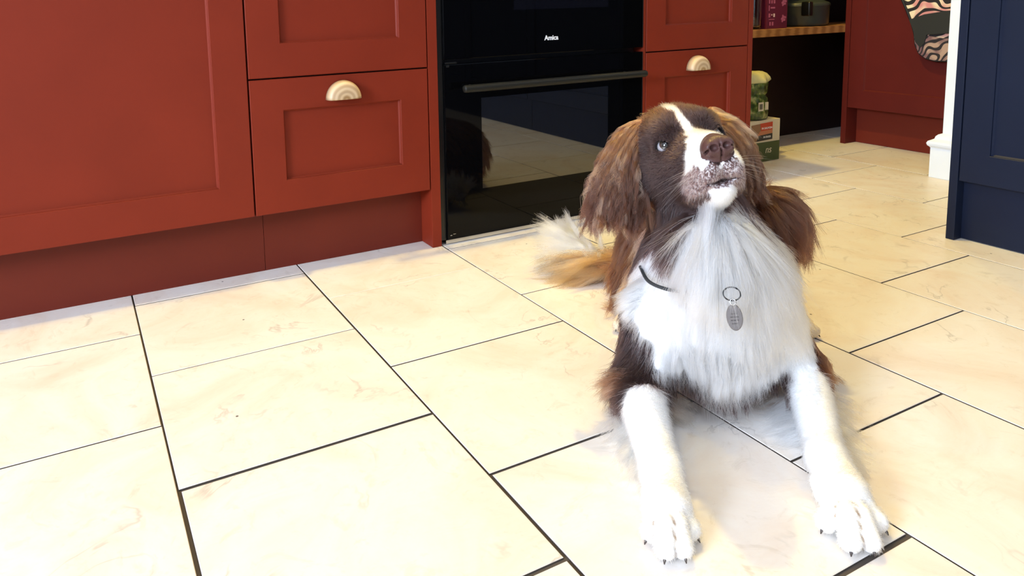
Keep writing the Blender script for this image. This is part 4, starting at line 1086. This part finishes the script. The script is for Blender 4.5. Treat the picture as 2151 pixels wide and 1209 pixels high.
# tufts and feathering that stand clear of the body
def tuft(roots, dirs, lens, n, col, tip=None, a=0.6, spread=0.12, locks=24, grav=0.10, steps=10, rad=0.00024, wave=0.07, conv=0.7, floor=0.0015):
    """roots / dirs / lens: control stations along a line; locks grow between them"""
    R = np.array(roots, float); D = unit(np.array(dirs, float)); Ln = np.array(lens, float); m = len(R)
    s = RNG.random(locks) * (m - 1); i = np.minimum(s.astype(int), m - 2); f = (s - i)[:, None]
    P = R[i] * (1 - f) + R[i + 1] * f + RNG.normal(size=(locks, 3)) * 0.004
    d = unit(D[i] * (1 - f) + D[i + 1] * f + RNG.normal(size=(locks, 3)) * spread); L = (Ln[i] * (1 - f[:, 0]) + Ln[i + 1] * f[:, 0]) * (0.7 + 0.5 * RNG.random(locks))
    for _ in range(3):
        e_ = sdf(P); m_ = np.abs(e_) < 0.06; P[m_] -= sgrad(P[m_]) * (e_[m_] + 0.001)[:, None]
    pts = [P.copy()]; p = P.copy(); dd_ = d.copy()
    for k in range(steps):
        p = p + dd_ * (L / steps)[:, None]; p[:, 2] = np.maximum(p[:, 2], floor); pts.append(p.copy()); dd_ = unit(dd_ + np.array([0, 0, -1.0]) * grav)
    Gd = wavy(np.stack(pts, 1), (L * wave)[:, None, None], 6.0, int(RNG.integers(1e6)))
    ci = RNG.integers(locks, size=n); t = np.linspace(0, 1, steps + 1)[None, :, None]
    off = RNG.normal(size=(n, 1, 3)) * 0.0045
    S = Gd[ci] * 1.0; S = S[:, :1] + (S - S[:, :1]) * (0.7 + 0.4 * RNG.random((n, 1, 1))) + off * (1 - conv * t) + RNG.normal(size=(n, 1, 3)) * L[ci][:, None, None] * 0.03 * t
    S[:, :, 2] = np.maximum(S[:, :, 2], 0.0010)
    C = np.tile(np.array(col, float), (n, 1)); C = vary(C, n, 0.2)
    C = grade(C, steps + 1, tip if tip is not None else col, np.full(n, a))
    sets.append((S, C, rad))
def dr(u, v, d, u2, v2, dd=0.0): return unit(at(u2, v2, d + dd) - at(u, v, d))

# tail plume: golden root part, white end
tail_d = [dr(1268, 560, 1.55, 1180, 545), dr(1240, 540, 1.6, 1150, 520), dr(1215, 525, 1.65, 1160, 470)]
tuft([TB * .3 + TM * .7, TM, TM * .5 + TT * .5], [dr(1290, 560, 1.5, 1200, 575), dr(1268, 560, 1.55, 1180, 565), dr(1240, 545, 1.6, 1160, 545)], [.12, .13, .10], 5000, C_TAIL, (0.50, 0.28, 0.12), 0.6, 0.16, 70, 0.05, rad=0.0003)
tuft([TM * .7 + TT * .3, TM * .4 + TT * .6, TT, TT], [dr(1240, 540, 1.6, 1160, 520), dr(1225, 530, 1.6, 1150, 490), dr(1215, 520, 1.65, 1165, 465), dr(1215, 515, 1.65, 1200, 450)], [.10, .11, .085, .06], 7000, C_WHITE, C_WHITE, 0.5, 0.20, 90, 0.06, rad=0.0003)
tuft([TM, TM * .5 + TT * .5, TT], [dr(1268, 550, 1.55, 1240, 500), dr(1240, 530, 1.6, 1215, 470), dr(1215, 510, 1.65, 1190, 455)], [.05, .06, .06], 3500, C_WHITE, C_WHITE, 0.4, 0.2, 60, 0.10, rad=0.0003)
# hair over the left hip and behind the elbow
tuft([at(1290, 560, 1.3), at(1285, 600, 1.32), at(1300, 630, 1.3)], [dr(1290, 560, 1.3, 1262, 600), dr(1285, 600, 1.3, 1250, 620), dr(1300, 630, 1.3, 1275, 640)], [.055, .05, .04], 2500, C_GOLD, (0.5, 0.32, 0.2), 0.5, 0.2, 50)
tuft([at(1345, 590, 1.07), at(1340, 625, 1.08), at(1345, 660, 1.08)], [dr(1345, 590, 1.07, 1300, 590), dr(1340, 625, 1.07, 1295, 640), dr(1345, 660, 1.07, 1310, 690)], [.035, .038, .03], 2200, C_WHITE, (0.7, 0.64, 0.6), 0.4, 0.15, 40, 0.05)
tuft([at(1310, 790, 1.06), at(1305, 815, 1.05)], [dr(1310, 790, 1.06, 1262, 795), dr(1305, 815, 1.05, 1275, 835)], [.042, .034], 1100, C_LIVER, (0.4, 0.22, 0.13), 0.6, 0.2, 26, 0.06)
# right-hand shoulder and flank
tuft([at(1598, 408, 1.15), at(1640, 425, 1.17), at(1668, 460, 1.17)], [dr(1600, 400, 1.16, 1655, 440), dr(1650, 425, 1.18, 1695, 500), dr(1670, 460, 1.18, 1695, 550)], [.055, .060, .060], 6500, C_LIVER, (0.42, 0.19, 0.09), 0.65, 0.12, 90, 0.26, wave=0.08)
tuft([at(1640, 520, 1.14), at(1650, 570, 1.13), at(1655, 620, 1.12)], [dr(1640, 520, 1.14, 1690, 560), dr(1650, 570, 1.13, 1695, 590), dr(1655, 620, 1.12, 1690, 640)], [.045, .04, .035], 2600, (0.7, 0.58, 0.5), C_WHITE, 0.4, 0.2, 50, 0.12)
tuft([at(1672, 530, 1.12), at(1676, 590, 1.11), at(1674, 635, 1.11)], [dr(1660, 540, 1.2, 1688, 600), dr(1668, 600, 1.2, 1690, 640), dr(1665, 640, 1.2, 1685, 665)], [.045, .04, .03], 2600, C_DARK, C_LIVER, 0.4, 0.2, 36, 0.12)
# white bib falling from the throat in two locks
tuft([at(1425, 510, 1.02), at(1460, 470, 1.00), at(1490, 465, 0.985), at(1510, 480, 0.985)], [dr(1425, 510, 1.0, 1415, 600), dr(1450, 480, 1.0, 1430, 600, -.03), dr(1490, 470, 1.0, 1475, 600, -.045), dr(1500, 480, 1.0, 1485, 620, -.045)], [.075, .10, .115, .11], 9000, C_WHITE, C_WHITE, 0.4, 0.14, 90, 0.10, 12, wave=0.06)
tuft([at(1500, 470, 0.985), at(1535, 475, 1.0), at(1565, 500, 1.03)], [dr(1500, 470, 1.0, 1532, 600, -.045), dr(1535, 480, 1.0, 1568, 600, -.03), dr(1565, 500, 1.02, 1595, 600)], [.115, .11, .09], 7000, C_WHITE, (0.84, 0.80, 0.74), 0.4, 0.14, 70, 0.10, 12, wave=0.06)
# lower chest points
tuft([at(1400, 770, 0.995), at(1450, 775, 0.98), at(1500, 780, 0.975), at(1530, 778, 0.98), at(1580, 775, 0.99), at(1640, 770, 1.01)], [dr(1400, 790, 1, 1395, 840), dr(1450, 800, 1, 1465, 840), dr(1500, 800, 1, 1512, 850), dr(1530, 800, 1, 1518, 850), dr(1580, 800, 1, 1580, 830), dr(1640, 795, 1, 1655, 830)], [.034, .036, .056, .046, .034, .030], 6000, C_WHITE, C_WHITE, 0.3, 0.16, 110, 0.06)
tuft([at(1405, 822, 1.04), at(1460, 830, 1.03), at(1500, 838, 1.03), at(1560, 832, 1.04), at(1640, 822, 1.06)], [dr(1405, 822, 1, 1410, 850), dr(1460, 830, 1, 1465, 860), dr(1500, 838, 1, 1505, 860), dr(1560, 832, 1, 1565, 860), dr(1640, 822, 1, 1640, 850)], [.030, .034, .030, .034, .028], 4500, C_DARK, C_DARK, 0.3, 0.16, 90, 0.06)
# feathering behind the forelegs, lying on the floor
def fdir(a, b): return unit(fl(*b) - fl(*a))
tuft([fl(1322, 880, .012), fl(1345, 930, .010), fl(1362, 975, .010)], [fdir((1322, 880), (1262, 900)), fdir((1345, 930), (1280, 960)), fdir((1362, 975), (1315, 1010))], [.055, .05, .045], 2600, (0.80, 0.74, 0.64), (0.78, 0.68, 0.55), 0.6, 0.22, 60, 0.10, rad=0.00018)
tuft([fl(1372, 990, .010), fl(1380, 1040, .010)], [fdir((1372, 990), (1340, 1030)), fdir((1380, 1040), (1345, 1075))], [.03, .022], 900, (0.80, 0.74, 0.64), (0.78, 0.68, 0.55), 0.6, 0.25, 30, 0.1, rad=0.00018)
tuft([fl(1690, 845, .012), fl(1700, 890, .010), fl(1708, 930, .010)], [fdir((1690, 845), (1600, 850)), fdir((1700, 890), (1600, 885)), fdir((1708, 930), (1640, 925))], [.07, .07, .05], 3000, (0.82, 0.80, 0.76), (0.82, 0.80, 0.76), 0.5, 0.12, 60, 0.10, rad=0.00018)
tuft([fl(1395, 840, .012), fl(1410, 880, .010)], [fdir((1395, 840), (1460, 850)), fdir((1410, 880), (1470, 890))], [.05, .05], 1400, C_LIVER, (0.6, 0.52, 0.42), 0.7, 0.16, 40, 0.10, rad=0.00018)
tuft([fl(1722, 830, .012), fl(1745, 890, .010), fl(1765, 950, .010), fl(1780, 990, .010)], [fdir((1722, 830), (1790, 850)), fdir((1745, 890), (1815, 915)), fdir((1765, 950), (1825, 965)), fdir((1780, 990), (1820, 1000))], [.055, .055, .045, .03], 2600, (0.74, 0.62, 0.44), (0.70, 0.55, 0.34), 0.6, 0.2, 60, 0.10, rad=0.00018)
tuft([at(1712, 770, 1.08), at(1722, 800, 1.06)], [dr(1712, 770, 1.08, 1745, 790), dr(1722, 800, 1.06, 1750, 815)], [.025, .02], 500, C_LIVER, C_GOLD, 0.5, 0.2, 16, 0.06)
# wispy crown hair
tuft([H(-0.09, -0.03, 0.05), H(-0.085, 0.0, 0.058), H(-0.08, 0.03, 0.052)], [dr(1400, 225, 1.1, 1425, 212), dr(1420, 222, 1.1, 1470, 215), dr(1440, 222, 1.1, 1500, 222)], [.018, .022, .03], 900, C_GOLD, C_GOLD, 0.4, 0.25, 30, 0.0)
tuft([H(-0.07, 0.045, 0.035), H(-0.09, 0.055, 0.02)], [dr(1480, 222, 1.12, 1555, 240), dr(1500, 230, 1.12, 1580, 275)], [.05, .055], 2600, (0.30, 0.14, 0.06), C_GOLD, 0.5, 0.15, 40, 0.10)
tuft([H(-0.07, -0.045, 0.035), H(-0.09, -0.055, 0.02)], [dr(1350, 250, 1.12, 1300, 290), dr(1340, 265, 1.12, 1290, 330)], [.045, .055], 2600, (0.30, 0.14, 0.06), C_GOLD, 0.5, 0.15, 40, 0.12)

fur = strands('fur', sets, fur_m, dog)
# whiskers
ws = []
for sg in (-1, 1):
    for i in range(16):
        r0 = H(0.055 + 0.03 * RNG.random(), sg * 0.026, -0.045 + 0.018 * (RNG.random() - 0.5))
        d0 = HM @ unit(np.array([-0.3 + 0.5 * RNG.random(), sg * 1.0, -0.55 + 0.6 * RNG.random()])); L = 0.03 + 0.03 * RNG.random()
        ws.append([r0 + d0 * L * t - np.array([0, 0, 0.25]) * L * t * t for t in np.linspace(0, 1, 8)])
ws = np.array(ws); strands('whisker', [(ws, np.full((len(ws), 3), 0.75), 0.00013)], fur_m, dog)

# ---- collar and tag
col_m = mat('dark_collar', (0.03, 0.035, 0.04), 0.6)
bm = bmesh.new(); cpts = [at(1345, 560, 1.10), at(1362, 590, 1.045), at(1400, 607, 1.012), at(1440, 612, 0.995), at(1500, 612, 0.980), at(1560, 600, 1.0), at(1610, 560, 1.05), at(1625, 500, 1.12)]
cp = [Vector(p) for p in cpts]; fine = []
for i in range(len(cp) - 1):
    a, b, c, d = cp[max(i - 1, 0)], cp[i], cp[i + 1], cp[min(i + 2, len(cp) - 1)]
    for t in np.linspace(0, 1, 8, endpoint=False):
        fine.append(0.5 * ((2 * b) + (c - a) * t + (2 * a - 5 * b + 4 * c - d) * t * t + (3 * b - a - 3 * c + d) * t ** 3))
tube(bm, fine, 0.0026, 8); clr = obj('collar', bm, col_m, dog, True); clr['label'] = 'thin dark collar half hidden in the white bib'
tag_d = 0.935
nrm = unit(CAM_LOC - at(1543, 665, tag_d)); upv = unit(np.array([0, 0, 1.0]) - nrm * nrm[2]); sdv = np.cross(upv, nrm)
ta = math.radians(-8); upv, sdv = upv * math.cos(ta) + sdv * math.sin(ta), sdv * math.cos(ta) - upv * math.sin(ta)
c0 = at(1543, 666, tag_d)
bm = bmesh.new(); ring = []
prof = [(0.93, 0.0012), (1.0, 0.0007), (1.0, -0.0007), (0.93, -0.0012)]
Rr_ = [[bm.verts.new(Vector(c0 + sdv * 0.0098 * s_ * math.cos(a) + upv * 0.0165 * s_ * math.sin(a) + nrm * h_)) for a in np.linspace(0, 2 * PI, 48, endpoint=False)] for s_, h_ in prof]
for a, b in zip(Rr_, Rr_[1:]):
    for k in range(48): bm.faces.new((a[k], a[(k + 1) % 48], b[(k + 1) % 48], b[k]))
bm.faces.new(Rr_[0]); bm.faces.new(Rr_[-1][::-1])
tagm = mat('worn_steel', (0.135, 0.115, 0.105), 0.5, metal=0.25)
tg = obj('name_tag', bm, tagm, dog); tg['label'] = 'oval steel name tag'
eng = mat('engraved_line', (0.05, 0.04, 0.035), 0.7)
for r_, w_ in ((0.0035, 0.0035), (-0.0005, 0.0050), (-0.0045, 0.0050), (-0.0085, 0.0038)):
    bm = bmesh.new()
    a_ = c0 + upv * r_ + nrm * 0.0010
    q_ = [bm.verts.new(Vector(a_ + sdv * x_ + upv * y_ + nrm * z_)) for z_ in (0, 0.0004) for x_, y_ in ((-w_, 0), (w_, 0.0006), (w_, 0.0016), (-w_, 0.0010))]
    for f_ in ((0, 1, 2, 3), (7, 6, 5, 4), (0, 4, 5, 1), (1, 5, 6, 2), (2, 6, 7, 3), (3, 7, 4, 0)): bm.faces.new([q_[i] for i in f_])
    obj('engraving', bm, eng, tg)
bm = bmesh.new()
top = c0 + upv * 0.0165
tube(bm, [Vector(top + sdv * 0.0032 * math.cos(a) + upv * (0.0025 + 0.0038 * math.sin(a)) + nrm * 0.0006) for a in np.linspace(0, 2 * PI, 20)], 0.0010, 8)
obj('tag_loop', bm, M['steel'], tg, True)
bm = bmesh.new()
tube(bm, [Vector(top + sdv * 0.0105 * math.cos(a) + upv * (0.0125 + 0.0085 * math.sin(a)) - nrm * 0.002 * math.cos(a)) for a in np.linspace(0, 2 * PI, 36)], 0.0009, 8)
obj('split_ring', bm, mat('dark_ring', (0.05, 0.05, 0.05), 0.3, metal=1.0), tg, True)
